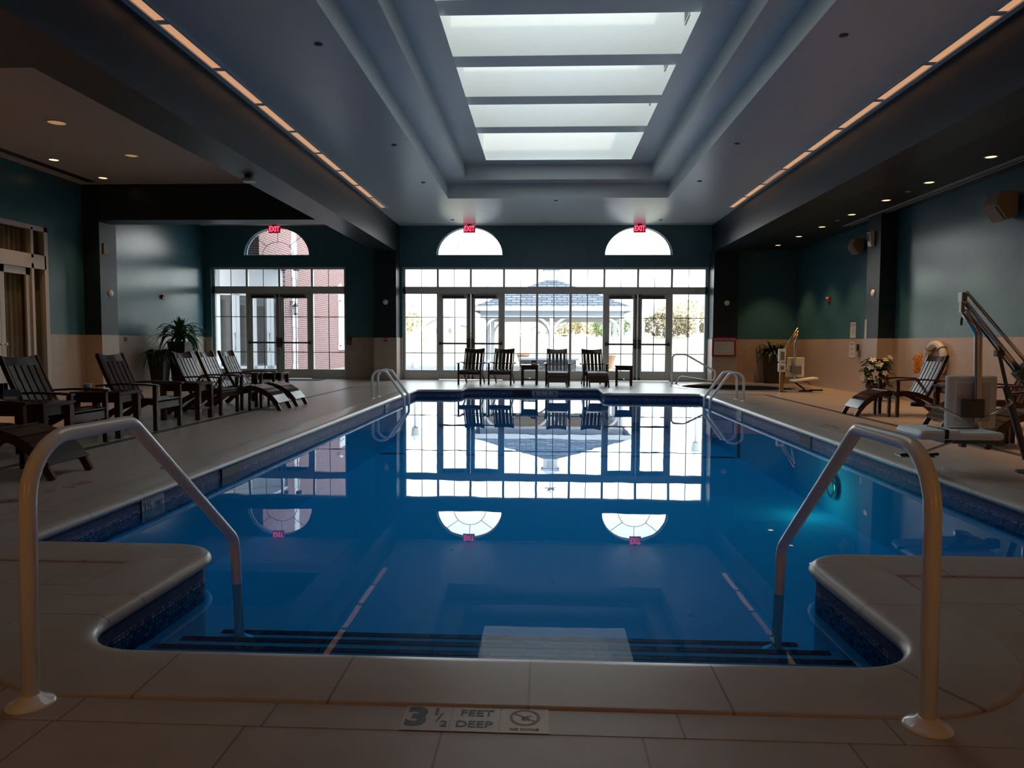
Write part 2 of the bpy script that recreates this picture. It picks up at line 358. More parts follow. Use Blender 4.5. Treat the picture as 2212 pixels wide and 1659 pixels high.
def sweep(name, prof, m, kind='structure', smooth=True, parent=None):
    rings = [ring(d) for d, z in prof]; n = len(rings[0]); base = ring(0)
    cum = [0.0]
    for i in range(n): cum.append(cum[-1] + (base[(i + 1) % n] - base[i]).length)
    vl = [0.0]
    for i in range(1, len(prof)): vl.append(vl[-1] + math.hypot(prof[i][0] - prof[i - 1][0], prof[i][1] - prof[i - 1][1]))
    me = bpy.data.meshes.new(name); vs = [(p.x, p.y, prof[j][1]) for j, rg in enumerate(rings) for p in rg]; fs = []; uvs = []
    for j in range(len(prof) - 1):
        for i in range(n):
            k = (i + 1) % n; fs.append((j * n + i, j * n + k, (j + 1) * n + k, (j + 1) * n + i))
            uvs += [(cum[i], vl[j]), (cum[i + 1], vl[j]), (cum[i + 1], vl[j + 1]), (cum[i], vl[j + 1])]
    me.from_pydata(vs, [], fs); uvl = me.uv_layers.new(name='UVMap')
    for i, q in enumerate(uvs): uvl.data[i].uv = q
    if smooth:
        for p in me.polygons: p.use_smooth = True
    me.materials.append(m); o = bpy.data.objects.new(name, me); C.objects.link(o)
    if kind: o['kind'] = kind
    if parent is not None: o.parent = parent
    return o

# ------------------------------------------------------------------ floor, pool, spa
SPA = (4.92, 18.62, 1.42)
spa_ring = lambda r, n=64: [(SPA[0] + r * math.cos(2 * PI * k / n), SPA[1] + r * math.sin(2 * PI * k / n)) for k in range(n)]
fill_loops('floor', [[(XL - .3, YB - .3), (XR + .3, YB - .3), (XR + .3, YF + .35), (XL - .3, YF + .35)], [(p.x, p.y) for p in ring(.36)], spa_ring(SPA[2] + .30)], 0.0, M['deck'])
coping = sweep('trim_1', [(.36, 0), (.357, .006), (.345, .009), (.07, .013), (.045, .012), (.022, .004), (.006, -.010), (0, -.026), (.006, -.042), (.022, -.052), (.036, -.055)], M['coping'])
tag(coping, 'cream stone coping with rounded nose around the pool')
sweep('wall_pool', [(.034, -.05), (.034, -.23)], M['bandtile'], smooth=False)
sweep('wall_pool_basin', [(.034, -.23), (.034, -.86)], M['plaster'], smooth=False)
fill_loops('floor_pool', [[(p.x, p.y) for p in ring(.034)]], -.86, M['plaster'])
wtr = fill_loops('water_pool', [[(p.x, p.y) for p in ring(.033)]], WZ, M['water']); tag(wtr, 'still blue pool water')
# narrow border course between coping and big tiles on the camera side
struct('floor_border', MB().box((-2.6, 1.985, .0), (2.2, 2.118, .0015)), M['band'])
# underwater steps with navy nosing tiles
STEP = [(3.00, -.213), (3.27, -.290), (3.72, -.440)]
y0 = 2.45
for k, (ye, ze) in enumerate(STEP):
    xa, xb = (-1.735, 1.345)
    struct('stair_%d' % (k + 1), MB().box((xa, y0, -.86), (xb, ye, ze - .001 * k)), M['plaster'])
    wd = .04 + .04
    struct('trim_step_%d' % (k + 1), MB().box((xa + .06 - .01 * k, ye - .035, ze - .0), (xb - .06 + .01 * k, ye + .004, ze + .004)).box((xa + .06 - .01 * k, ye - .002, ze - .035), (xb - .06 + .01 * k, ye + .006, ze + .004)), M['navy'])
    y0 = ye
# lane line on the pool floor, carried up the right wall
struct('trim_lane', MB().box((-2.88, 12.5, -.859), (3.30, 12.62, -.852)).box((3.33, 12.5, -.86), (3.345, 12.62, -.24)), mat('navy_lane_tile', (.004, .010, .05), .3))
# drain strips in the deck
struct('trim_2', MB().box((-4.69, -2.9, 0), (-4.58, 17.45, .0015)).box((-4.58, 17.36, 0), (-3.45, 17.45, .0015)), M['drain'])
struct('trim_3', MB().box((4.71, -2.9, 0), (4.82, 15.90, .0015)).box((3.6, 15.79, 0), (4.71, 15.90, .0015)), M['drain'])
t = thing('pool_light', 'underwater pool light with greenish glow in the right pool wall', 'pool light', (3.28, 8.3, -.52))
MB().lathe([(.12, 0), (.13, -.02), (.11, -.035), (.09, -.03)], (0, 0, 0), 24, 'X').build('bezel', M['steel'], t, smooth=True)
MB().lathe([(.088, -.031), (.06, -.038), (.005, -.04)], (0, 0, 0), 24, 'X').build('lens', mat('pool_lamp_lens', (.12, .22, .24), .3, emit=(.3, 1.0, .8), estr=.08), t, smooth=True)
_l = bpy.data.lights.new('lamp_bulb', 'POINT'); _l.energy = 3.0; _l.color = (.25, 1.0, .75); _l.shadow_soft_size = .08
_o = bpy.data.objects.new('lamp_bulb', _l); C.objects.link(_o); _o.parent = t; _o.location = (-.30, 0, 0)
# spa
spa = thing('spa_tub', 'round dark sunken spa with tiled rim in the deck corner', 'spa', (SPA[0], SPA[1], 0))
MB().lathe([(1.72, -.02), (1.72, .006), (1.5, .012), (1.44, .010), (1.40, -.005), (1.39, -.035), (1.42, -.05)], seg=64, cap=False).build('rim', M['coping'], spa, smooth=True, autosm=True)
bm_ = MB(); n_ = 64
vs = []; fs = []
for z, r in ((-.04, 1.42), (-.3, 1.42)):
    vs += [(r * math.cos(2 * PI * k / n_), r * math.sin(2 * PI * k / n_), z) for k in range(n_)]
fs = [(k, (k + 1) % n_, n_ + (k + 1) % n_, n_ + k) for k in range(n_)]
bm_.add(vs, fs).build('tile_band', M['bandtile'], spa)
vs = [];
for z, r in ((-.2, 1.419), (-.8, 1.41)): vs += [(r * math.cos(2 * PI * k / n_), r * math.sin(2 * PI * k / n_), z) for k in range(n_)]
MB().add(vs, fs + [tuple(range(n_, 2 * n_))]).build('basin', M['spadark'], spa)
MB().add([(1.418 * math.cos(2 * PI * k / n_), 1.418 * math.sin(2 * PI * k / n_), -.17) for k in range(n_)], [tuple(range(n_))]).build('water', M['spawater'], spa)

# ------------------------------------------------------------------ walls
T = .3
def wall(name, boxes, m): 
    mb = MB()
    for a, b in boxes: mb.box(a, b)
    return struct(name, mb, m)
# far wall with rectangular and arched openings (extruded polygon with holes)
ARCH = [(-2.17, 'a'), (2.66, 'b'), (-7.83, 'c')]
AW, AH, AZ = .965, .80, 3.60
def arch_loop(cx, w_, h_, z, n=28):
    return [(cx - w_ * math.cos(PI * k / n), z + h_ * math.sin(PI * k / n)) for k in range(n + 1)]
RECT = [(-4.13, 4.66, 3.27), (-9.79, -5.80, 3.27)]
def far_wall():
    outer = [(XL - T, 0), (-9.79, 0), (-9.79, 3.27), (-5.80, 3.27), (-5.80, 0), (-4.13, 0), (-4.13, 3.27), (4.66, 3.27), (4.66, 0), (XR + T, 0), (XR + T, 5.4), (XL - T, 5.4)]
    holes = [arch_loop(cx, AW, AH, AZ) for cx, _ in ARCH]
    bm = bmesh.new(); es = []
    for lp in [outer] + holes:
        vs = [bm.verts.new((x, YF, z)) for x, z in lp]
        es += [bm.edges.new((vs[i], vs[(i + 1) % len(vs)])) for i in range(len(vs))]
    bmesh.ops.triangle_fill(bm, use_beauty=True, edges=es)
    r = bmesh.ops.extrude_face_region(bm, geom=list(bm.faces))
    bmesh.ops.translate(bm, vec=(0, .25, 0), verts=[v for v in r['geom'] if isinstance(v, bmesh.types.BMVert)])
    bmesh.ops.recalc_face_normals(bm, faces=bm.faces)
    me = bpy.data.meshes.new('wall_far'); bm.to_mesh(me); bm.free(); me.materials.append(M['teal'])
    o = bpy.data.objects.new('wall_far', me); C.objects.link(o); o['kind'] = 'structure'; return o
far_wall()
wall('wall_left', [((XL - T, YB - T, 0), (XL, 11.9, 5.4)), ((XL - T, 14.25, 0), (XL, YF, 5.4)), ((XL - T, 11.9, 3.30), (XL, 14.25, 5.4))], M['teal'])
wall('wall_right', [((XR, YB - T, 0), (XR + T, YF, 5.4))], M['teal'])
wall('wall_back', [((XL, YB - T, 0), (XR, YB, 5.4))], M['teal'])
# tiled wainscot, 12 mm proud of the walls
wt = .012
struct('trim_4', MB().box((XL, -3, 0), (XL + wt, 11.84, ZW)).box((XL, 14.31, 0), (XL + wt, YF, ZW)), M['wain_side'])
struct('trim_5', MB().box((XR - wt, -3, 0), (XR, YF, ZW)), M['wain_side'])
struct('trim_6', MB().box((XL, YF - wt, 0), (-9.79, YF, ZW)).box((-5.80, YF - wt, 0), (-4.13, YF, ZW)).box((4.66, YF - wt, 0), (XR, YF, ZW)).box((XL, YB, 0), (XR, YB + wt, ZW)), M['wain'])
# columns and pilasters
def column(name, x0, x1, ya, yb, z1):
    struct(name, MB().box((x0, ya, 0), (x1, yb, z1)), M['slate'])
    struct('trim_column', MB().box((x0 - wt, ya - wt, 0), (x1 + wt, yb, ZW)), M['wain'])
column('column_1', -4.83, -4.20, 20.50, YF, ZB)
column('column_2', 4.68, 5.36, 20.50, YF, ZB)
column('column_3', XL, -9.63, 15.45, 16.07, ZB)
column('column_4', 6.78, XR, 15.15, 15.75, ZR)
column('column_5', XL, -9.63, 6.25, 6.87, ZB)
column('column_6', 6.78, XR, 6.2, 6.8, ZR)
# beams
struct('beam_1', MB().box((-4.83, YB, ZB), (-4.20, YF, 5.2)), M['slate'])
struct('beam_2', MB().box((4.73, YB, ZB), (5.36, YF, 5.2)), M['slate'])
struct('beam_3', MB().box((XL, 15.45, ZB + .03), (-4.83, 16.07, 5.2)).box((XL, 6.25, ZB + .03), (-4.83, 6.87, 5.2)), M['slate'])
# ceilings
SX0, SX1, SY0, SY1 = -1.32, 1.87, 5.75, 16.28    # skylight opening
T2 = (-1.83, 2.38, 5.30, 16.72); T1 = (-2.27, 2.82, 4.9, 17.12)
Z1, Z2, ZS = 4.79, 5.12, 6.6
fill_loops('ceiling', [[(-4.20, YB), (4.73, YB), (4.73, YF), (-4.20, YF)], [(T1[0], T1[2]), (T1[1], T1[2]), (T1[1], T1[3]), (T1[0], T1[3])]], ZC, M['ceil'])
def rect(t): return [(t[0], t[2]), (t[1], t[2]), (t[1], t[3]), (t[0], t[3])]
def risers(mb, t, za, zb):
    p = rect(t)
    for i in range(4):
        a, b = p[i], p[(i + 1) % 4]; mb.quad((a[0], a[1], za), (b[0], b[1], za), (b[0], b[1], zb), (a[0], a[1], zb))
fill_loops('ceiling_2', [rect(T1), rect(T2)], Z1, M['ceil'])
fill_loops('ceiling_3', [rect(T2), [(SX0, SY0), (SX1, SY0), (SX1, SY1), (SX0, SY1)]], Z2, M['ceil'])
mb = MB(); risers(mb, T1, ZC, Z1); risers(mb, T2, Z1, Z2); struct('ceiling_risers', mb, M['ceil'])
mb = MB(); risers(mb, (SX0 - .06, SX1 + .06, SY0 - .06, SY1 + .06), Z2 + .001, ZS); struct('wall_skylight', mb, M['white'])
mb = MB().box((-5.5, YB - .5, ZS + .02), (SX0 - .08, YF + .5, ZS + .1)).box((SX1 + .08, YB - .5, ZS + .02), (5.5, YF + .5, ZS + .1)).box((SX0 - .08, YB - .5, ZS + .02), (SX1 + .08, SY0 - .08, ZS + .1)).box((SX0 - .08, SY1 + .08, ZS + .02), (SX1 + .08, YF + .5, ZS + .1))
struct('roof', mb, M['darkroom'])
mb = MB()
for k in range(7):
    yc = 14.35 - 1.725 * k
    if yc < SY0 + .4: break
    mb.box((SX0 - .06, yc - .205, Z2 + .10), (SX1 + .06, yc + .205, 6.45))
BEAMS = mb; struct('beam_4', mb, M['white'])
# thin grey slabs: shade on the undersides of the skylight beams, put into colour
mb = MB()
for k in range(7):
    yc = 14.35 - 1.725 * k
    if yc < SY0 + .4: break
    mb.box((SX0 - .055, yc - .206, Z2 + .094), (SX1 + .055, yc + .206, Z2 + .1005))
struct('trim_7', mb, M['ceil'])
sk = struct('window_3', MB().box((SX0 - .06, SY0 - .06, 6.52), (SX1 + .06, SY1 + .06, 6.53)), M['skyglass']); tag(sk, 'flat glazed skylight over the white light well')
fill_loops('ceiling_4', [[(XL, YB), (-4.83, YB), (-4.83, YF), (XL, YF)]], ZC, M['ceil_warm'])
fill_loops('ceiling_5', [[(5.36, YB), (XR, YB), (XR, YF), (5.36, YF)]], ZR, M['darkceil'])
struct('trim_8', MB().box((-4.20, YF - .30, ZC - .004), (4.68, YF - .285, ZC)), M['darksteel'])
# skylight well vents on the right
for k in range(5):
    yc = 15.4 - .0 - 1.725 * (k + 1) + .1
    v = thing('wall_vent', 'small white vent grille high in the skylight well, %s' % ['farthest of the row', 'second from the far end', 'third from the far end', 'fourth from the far end', 'nearest of the row'][k], 'vent', (SX1 + .058, yc, Z2 + .55), 0, 'vents in the skylight well')
    MB().cbox((-.008, 0, 0), (.014, .34, .30)).build('frame', M['trimwhite'], v, bevel=.003)
    g = MB()
    for j in range(7): g.cbox((-.017, 0, -.105 + .035 * j), (.006, .28, .012))
    g.build('grille', M['inkgrey'], v)

# ------------------------------------------------------------------ windows and doors
def bars(mb, xs, zs, x0, x1, z0, z1, y, t=.018, d=.02):
    for x in xs: mb.cbox((x, y, (z0 + z1) / 2), (t, d, z1 - z0))
    for z in zs: mb.cbox(((x0 + x1) / 2, y, z), (x1 - x0, d, t))
GY = YF + .16
ZT0, ZT1, ZL1, ZL0 = 2.71, 3.21, 2.51, .28
ZM = (1.82, .78)
def glazed_wall(idx, x0, x1, n, doors, label):
    """n equal bays; doors = list of left bay indices of double doors"""
    w_ = (x1 - x0) / n
    root = bpy.data.objects.new('window_%d' % idx, None); C.objects.link(root); tag(root, label, None, None, 'structure')
    f = MB(); g = MB(); mu = MB(); fy0, fy1 = YF + .10, YF + .22
    f.box((x0 - .05, fy0, ZT1), (x1 + .05, fy1, 3.27)); f.box((x0 - .05, fy0, 2.500), (x1 + .05, fy1, ZT0))
    f.box((x0 - .05, fy0, 0), (x0 + .02, fy1, 3.22)); f.box((x1 - .02, fy0, 0), (x1 + .05, fy1, 3.22))
    for i in range(1, n): f.box((x0 + w_ * i - .03, fy0 + .01, ZT0), (x0 + w_ * i + .03, fy1 - .01, ZT1))
    dset = set(sum([[d, d + 1] for d in doors], []))
    for i in range(1, n):
        if (i - 1) in doors: continue
        hw = .03 if (i in dset or (i - 1) in dset) else .033
        f.box((x0 + w_ * i - hw, fy0, 0), (x0 + w_ * i + hw, fy1, ZL1 + .01))
    for i in range(n):
        a, b = x0 + w_ * i, x0 + w_ * (i + 1)
        g.box((a, GY - .004, ZT0 - .01), (b, GY + .004, ZT1 + .01)); bars(mu, [(a + b) / 2], [], a, b, ZT0, ZT1, GY - .012, .018, .014)
        if i in dset: continue
        f.box((a, fy0 + .01, 0), (b, fy1, ZL0))
        g.box((a, GY - .004, ZL0 - .01), (b, GY + .004, ZL1 + .01)); bars(mu, [(a + b) / 2], ZM, a + .02, b - .02, ZL0, ZL1, GY - .012, .021, .016)
    f.build('window_frame', M['frame'], root, bevel=.004); g.build('pane', M['glass'], root); mu.build('muntin', M['bronze'], root)
    return [(x0 + w_ * d, w_) for d in doors]
DN = [0]
def door_leaf(x0, x1, hinge, where):
    DN[0] += 1
    root = bpy.data.objects.new('door_%d' % DN[0], None); C.objects.link(root); root.location = (0, 0, 0)
    tag(root, where, None, None, 'structure')
    a, b = x0 + .003, x1 - .003; gy = GY; y0_, y1_ = gy - .025, gy + .025
    st = .125; ga, gb = a + st, b - st; gz0, gz1 = ZL0, 2.36
    f = MB().box((a, y0_, .012), (ga, y1_, 2.498)).box((gb, y0_, .012), (b, y1_, 2.498)).box((ga, y0_, .012), (gb, y1_, gz0)).box((ga, y0_, gz1), (gb, y1_, 2.498))
    f.build('door_panel', M['frame'], root, bevel=.003)
    MB().box((ga - .005, gy - .004, gz0 - .005), (gb + .005, gy + .004, gz1 + .005)).build('pane', M['glass'], root)
    mu = MB(); bars(mu, [(ga + gb) / 2], ZM, ga, gb, gz0, gz1, gy - .012, .021, .016); mu.build('muntin', M['bronze'], root)
    pb = MB().box((a + .03, y0_ - .075, 1.035), (b - .03, y0_ - .035, 1.085)).box((a + .01, y0_ - .075, 1.015), (a + .07, y0_, 1.105)).box((b - .07, y0_ - .075, 1.015), (b - .01, y0_, 1.105))
    pb.build('panic_bar', M['darksteel'], root, bevel=.006)
    s_ = b if hinge < 0 else a
    lk = MB().box((s_ - .10 if hinge < 0 else s_ + .01, y0_ - .06, .93), (s_ - .01 if hinge < 0 else s_ + .10, y0_, 1.20)); lk.build('lock_case', M['darksteel'], root, bevel=.006)
    xr = s_ - .055 if hinge < 0 else s_ + .055
    MB().tube([(xr, y0_ - .03, .03), (xr, y0_ - .03, 2.48)], .011, 8).box((xr - .03, y0_ - .05, 2.40), (xr + .03, y0_, 2.48)).box((xr - .03, y0_ - .05, .02), (xr + .03, y0_, .10)).build('vertical_rod', M['darksteel'], root)
    MB().box((a + .10, y0_ - .07, 2.37), (b - .18, y0_, 2.45)).build('door_closer', M['darksteel'], root, bevel=.008)
c = glazed_wall(1, -4.08, 4.61, 9, [1, 6], 'wide glazed wall of nine bays behind the pool')
for (xd, w_), nm in zip(c, ('left of the middle bays', 'right of the middle bays')):
    door_leaf(xd + .03, xd + w_, -1, 'grey glazed exit door, left leaf, in the pair %s' % nm); door_leaf(xd + w_, xd + 2 * w_ - .03, 1, 'grey glazed exit door, right leaf, in the pair %s' % nm)
c = glazed_wall(2, -9.74, -5.85, 4, [1], 'glazed wall of four bays facing the brick building')
door_leaf(c[0][0] + .03, c[0][0] + c[0][1], -1, 'grey glazed door facing the white storefront'); door_leaf(c[0][0] + c[0][1], c[0][0] + 2 * c[0][1] - .03, 1, 'grey glazed door facing the brick wall')
for k, (cx, _) in enumerate(ARCH):
    root = bpy.data.objects.new('window_%d' % (k + 4), None); C.objects.link(root)
    tag(root, ['arched fan window over the left exit doors of the pool wall', 'arched fan window over the right exit doors of the pool wall', 'arched fan window showing the brick building'][k], None, None, 'structure')
    mb = MB(); n = 28; o_ = arch_loop(cx, AW, AH, AZ, n); i_ = arch_loop(cx, AW - .035, AH - .035, AZ + .03, n)
    vs = []; ya, yb = GY - .03, GY + .03
    for lp, y in ((o_, ya), (i_, ya), (i_, yb), (o_, yb)): vs += [(x, y, z) for x, z in lp]
    m_ = n + 1; fs = []
    for q in range(4):
        for i in range(m_): fs.append((q * m_ + i, q * m_ + (i + 1) % m_, ((q + 1) % 4) * m_ + (i + 1) % m_, ((q + 1) % 4) * m_ + i))
    mb.add(vs, fs); mb.build('window_frame', M['frame'], root)
    MB().add([(x, GY, z) for x, z in i_], [tuple(range(m_))]).build('pane', M['glass'], root)
    mu = MB(); zz = AZ + .03; cyy = GY - .012
    arc = [(cx - .46 * math.cos(PI * k2 / 14), cyy, zz + .38 * math.sin(PI * k2 / 14)) for k2 in range(15)]
    mu.tube(arc, .008, 6)
    for a in (PI / 4.2, PI / 2, PI - PI / 4.2): mu.tube([(cx - .46 * math.cos(a), cyy, zz + .38 * math.sin(a)), (cx - .925 * math.cos(a), cyy, zz + .76 * math.sin(a))], .008, 6)
    mu.build('muntin', M['bronze'], root)

# glazed doors in the left wall with curtain behind
root = bpy.data.objects.new('window_7', None); C.objects.link(root); tag(root, 'cream framed glazed doors with curtain in the left wall', None, None, 'structure')
f = MB(); xa, xb = XL - .10, XL + .015
f.box((xa, 11.84, 0), (xb, 11.95, 3.34)).box((xa, 14.20, 0), (xb, 14.31, 3.34)).box((xa, 11.84, 3.25), (xb, 14.31, 3.34)).box((xa, 11.9, 2.50), (xb, 14.25, 2.78))
for y in (12.20, 13.86): f.box((xa, y - .035, 0), (xb, y + .035, 2.6)); f.box((xa, y - .035, 2.7), (xb, y + .035, 3.3))
f.box((xa, 11.9, 0), (xb, 12.2, .25)).box((xa, 13.86, 0), (xb, 14.25, .25))
f.build('window_frame', M['trimwhite'], root, bevel=.004)
MB().box((XL - .06, 11.95, 2.78), (XL - .052, 14.2, 3.25)).box((XL - .06, 11.95, .2), (XL - .052, 12.2, 2.5)).box((XL - .06, 13.86, .2), (XL - .052, 14.2, 2.5)).build('pane', M['glass'], root)
cu = MB(); npt = 120; vs = []
for i in range(npt + 1):
    y = 11.95 + 2.3 * i / npt; x = XL - .17 + .035 * math.sin(i * .9) + .01 * math.sin(i * 2.3); vs += [(x, y, .05), (x, y, 3.25)]
cu.add(vs, [(2 * i, 2 * i + 2, 2 * i + 3, 2 * i + 1) for i in range(npt)])
cur = cu.build('curtain', M['curtain'], None, smooth=True); tag(cur, 'tan floor length curtain hanging behind the left wall doors', 'curtain')
struct('wall_curtain_room', MB().box((XL - 1.3, 11.6, -.02), (XL - 1.2, 14.5, 3.6)).box((XL - 1.3, 11.5, 0), (XL - T, 11.6, 3.6)).box((XL - 1.3, 14.5, 0), (XL - T, 14.6, 3.6)).box((XL - 1.3, 11.5, 3.5), (XL - T, 14.6, 3.6)).box((XL - 1.3, 11.5, -.1), (XL - T, 14.6, 0)), M['darkroom'])
for k, (ya, yb, lb) in enumerate(((12.235, 13.03, 'cream glazed door in the left wall, hinged at its near side'), (13.035, 13.825, 'cream glazed door with round knob nearest the left pilaster'))):
    DN[0] += 1; r2 = bpy.data.objects.new('door_%d' % DN[0], None); C.objects.link(r2); tag(r2, lb, None, None, 'structure')
    MB().box((XL - .07, ya, .01), (XL - .025, ya + .11, 2.5)).box((XL - .07, yb - .11, .01), (XL - .025, yb, 2.5)).box((XL - .07, ya, .01), (XL - .025, yb, .30)).box((XL - .07, ya, 2.36), (XL - .025, yb, 2.5)).build('door_panel', M['trimwhite'], r2, bevel=.003)
    MB().box((XL - .05, ya + .1, .29), (XL - .044, yb - .1, 2.37)).build('pane', M['glass'], r2)
    yk = yb - .055 if k == 0 else ya + .055
    MB().lathe([(.012, 0), (.012, .03), (.03, .04), (.032, .055), (.018, .068)], (XL - .025, yk, 1.02), 16, 'X').build('door_knob', M['plastic'], r2, smooth=True)

# door mat
mt = MB().box((-9.3, 20.0, .0), (-6.3, 20.75, .012)).build('door_mat', M['mat'], bevel=.004); tag(mt, 'dark grey door mat in front of the left glazed doors', 'mat')

# ------------------------------------------------------------------ ceiling fixtures
def spot(parent, energy, loc=(0, 0, -.02), size=1.3, blend=.55, col=(1.0, .54, .21), r=.05):
    l = bpy.data.lights.new('lamp_bulb', 'SPOT'); l.energy = energy * WARM; l.spot_size = size; l.spot_blend = blend; l.color = col; l.shadow_soft_size = r
    o = bpy.data.objects.new('lamp_bulb', l); C.objects.link(o); o.parent = parent; o.location = loc; return o
def downlight(label, x, y, z, r=.085, energy=20, lens='lamp', group=None):
    t = thing('recessed_downlight', label, 'ceiling light', (x, y, z), 0, group)
    MB().lathe([(r + .018, -.001), (r + .018, -.006), (r + .004, -.010), (r, -.006), (r - .004, -.001)], seg=28).build('trim_ring', M['trimwhite'], t, smooth=True)
    MB().lathe([(r - .006, -.002), (r * .5, -.004)], seg=24).build('lens', M[lens], t, smooth=True)
    if energy: spot(t, energy)
    return t
ordn = ['farthest', 'second', 'third', 'fourth', 'fifth', 'sixth', 'seventh', 'eighth', 'ninth', 'tenth', 'eleventh', 'twelfth']
for k, y in enumerate((20.1, 18.5, 17.0, 15.4, 13.9, 12.4, 10.75, 9.2, 7.6, 6.0, 4.4, 2.8)):
    downlight('small warm downlight over the right deck, %s from the window wall' % (ordn[k] if k else 'the one nearest'), 6.28 + .003 * k, y, ZR, .075, 125, group='downlights along the right side')
for lb, x, y, r, e, ln in (('large dim round downlight over the left deck, nearer of the two large ones', -7.54, 11.1, .13, 6, 'lampdim'), ('large dim round downlight over the left deck, farther of the two large ones', -7.51, 13.08, .11, 6, 'lampdim'),
                       ('small bright downlight near the left wall, nearer one', -9.14, 13.34, .085, 60, 'lamp'), ('small bright downlight near the left wall, farther one', -9.13, 14.83, .085, 60, 'lamp'),
                       ('small bright downlight near the left wall, just out of view above the doors', -8.7, 10.0, .085, 170, 'lamp'),
                       ('small bright downlight near the left wall, level with the nearest deck chairs', -8.4, 8.8, .085, 170, 'lamp'),
                       ('small bright downlight over the near end of the left deck', -7.5, 3.0, .085, 30, 'lamp')):
    downlight(lb, x, y, ZC, r, e, ln, group='downlights over the left deck')
for lb, x in (('warm downlight in the main ceiling behind the left handrail', -3.1), ('warm downlight in the main ceiling behind the right handrail', 3.4)):
    downlight(lb, x, .3, ZC, .085, 6, group='downlights near the pool steps')

def strips(x, side, ys):
    for k, y in enumerate(ys):
        L_ = 1.22
        t = thing('strip_light', '%s ceiling strip light segment, %s from the window wall' % (side, ordn[k] if k else 'the one nearest'), 'strip light', (x, y - L_ / 2 - .04, ZC), 0, '%s row of ceiling strip lights' % side)
        MB().box((-.085, -L_ / 2 - .045, -.022), (-.062, L_ / 2 + .045, 0)).box((.062, -L_ / 2 - .045, -.022), (.085, L_ / 2 + .045, 0)).box((-.062, L_ / 2, -.006), (.062, L_ / 2 + .045, 0)).box((-.062, -L_ / 2 - .045, -.006), (.062, -L_ / 2, 0)).build('housing', M['ceil'], t)
        MB().box((-.06, -L_ / 2, -.004), (.06, L_ / 2, -.001)).build('diffuser', M['strip2' if (k in (2, 9) and side == 'right') or (k == 0 and side == 'left') else 'strip'], t)
strips(-4.03, 'left', [18.27 - 1.325 * k for k in range(12)])
strips(4.56, 'right', [18.35 - 1.325 * k for k in range(12)])
# linear air slots
for lb, x, y0_, y1_, z, m_ in (('long double slot air diffuser in the low right ceiling', 6.80, 2.0, 16.9, ZR, 'ceil'), ('long double slot air diffuser in the left ceiling', -9.60, 7.2, 15.2, ZC, 'darksteel')):
    t = thing('slot_diffuser', lb, 'air diffuser', (x, 0, z))
    mb = MB()
    for dx in (-.085, -.02, .075): mb.box((dx - .008, y0_, -.008), (dx + .008, y1_, 0))
    mb.build('slot_frame', M[m_], t); MB().box((-.09, y0_, -.003), (.08, y1_, -.001)).build('slot', M['black'], t)
for x, y, z, lb in ((-2.57, 8.3, ZC, 'left of the skylight, nearest'), (-2.58, 12.5, ZC, 'left of the skylight, second'), (-2.57, 15.4, ZC, 'left of the skylight, farthest'),
                    (3.22, 8.25, ZC, 'right of the skylight, nearest'), (3.2, 12.55, ZC, 'right of the skylight, second'), (3.18, 15.4, ZC, 'right of the skylight, farthest'),
                    (.25, 17.4, ZC, 'between the skylight and the middle bays'), (-2.54, 20.05, ZC, 'beside the left exit sign of the pool wall'), (3.13, 20.1, ZC, 'beside the right exit sign of the pool wall'),
                    (6.3, 13.1, ZR, 'in the right ceiling between downlights, nearer'), (6.28, 16.1, ZR, 'in the right ceiling between downlights, farther'), (5.2, 11.6, ZR, 'in the right ceiling next to the beam'), (-8.6, 10.6, ZC, 'in the left ceiling')):
    o = MB().lathe([(.012, 0), (.045, -.002), (.048, -.010), (.03, -.016), (.01, -.02)], (0, 0, 0), 18).build('sprinkler', M['darksteel' if z == ZC else 'trimwhite'], None, smooth=True); o.location = (x, y, z)
    tag(o, 'small sprinkler cap on the ceiling, ' + lb, 'sprinkler', 'ceiling sprinklers')

def exit_sign(label, x, ztop):
    t = thing('exit_sign', label, 'exit sign', (x, 20.86, ztop), 0, 'lit red exit signs')
    MB().box((-.17, -.03, -.235), (.17, .03, -.025)).build('housing', M['exit'], t, bevel=.006)
    MB().box((-.06, -.025, -.026), (.06, .025, 0)).build('mount', M['darksteel'], t)
    text('EXIT', .205, M['exitglow'], t, (0, -.032, -.13), (PI / 2, 0, 0), bold=.006, sx_=.72)
exit_sign('red lit exit sign over the left arched window of the pool wall', -2.16, ZC)
exit_sign('red lit exit sign over the right arched window of the pool wall', 2.66, ZC)
exit_sign('red lit exit sign over the arched window showing brick', -7.80, ZC)

def sconce(label, x):
    t = thing('wall_sconce', label, 'wall lamp', (x, YB + wt, 2.0), 0, 'warm wall lamps on the back wall')
    MB().box((-.06, 0, -.12), (.06, .03, .12)).build('bracket', M['darksteel'], t, bevel=.006)
    MB().lathe([(.06, -.13), (.10, .13), (.095, .13), (.055, -.12)], (0, .14, 0), 20).build('shade', M['lampdim'], t, smooth=True)
    l = bpy.data.lights.new('lamp_bulb', 'POINT'); l.energy = SCONCE; l.color = (1.0, .36, .07); l.shadow_soft_size = .08
    o = bpy.data.objects.new('lamp_bulb', l); C.objects.link(o); o.parent = t; o.location = (0, .30, 0)
sconce('warm wall lamp on the back wall, left one', -2.6); sconce('warm wall lamp on the back wall, right one', 2.9)
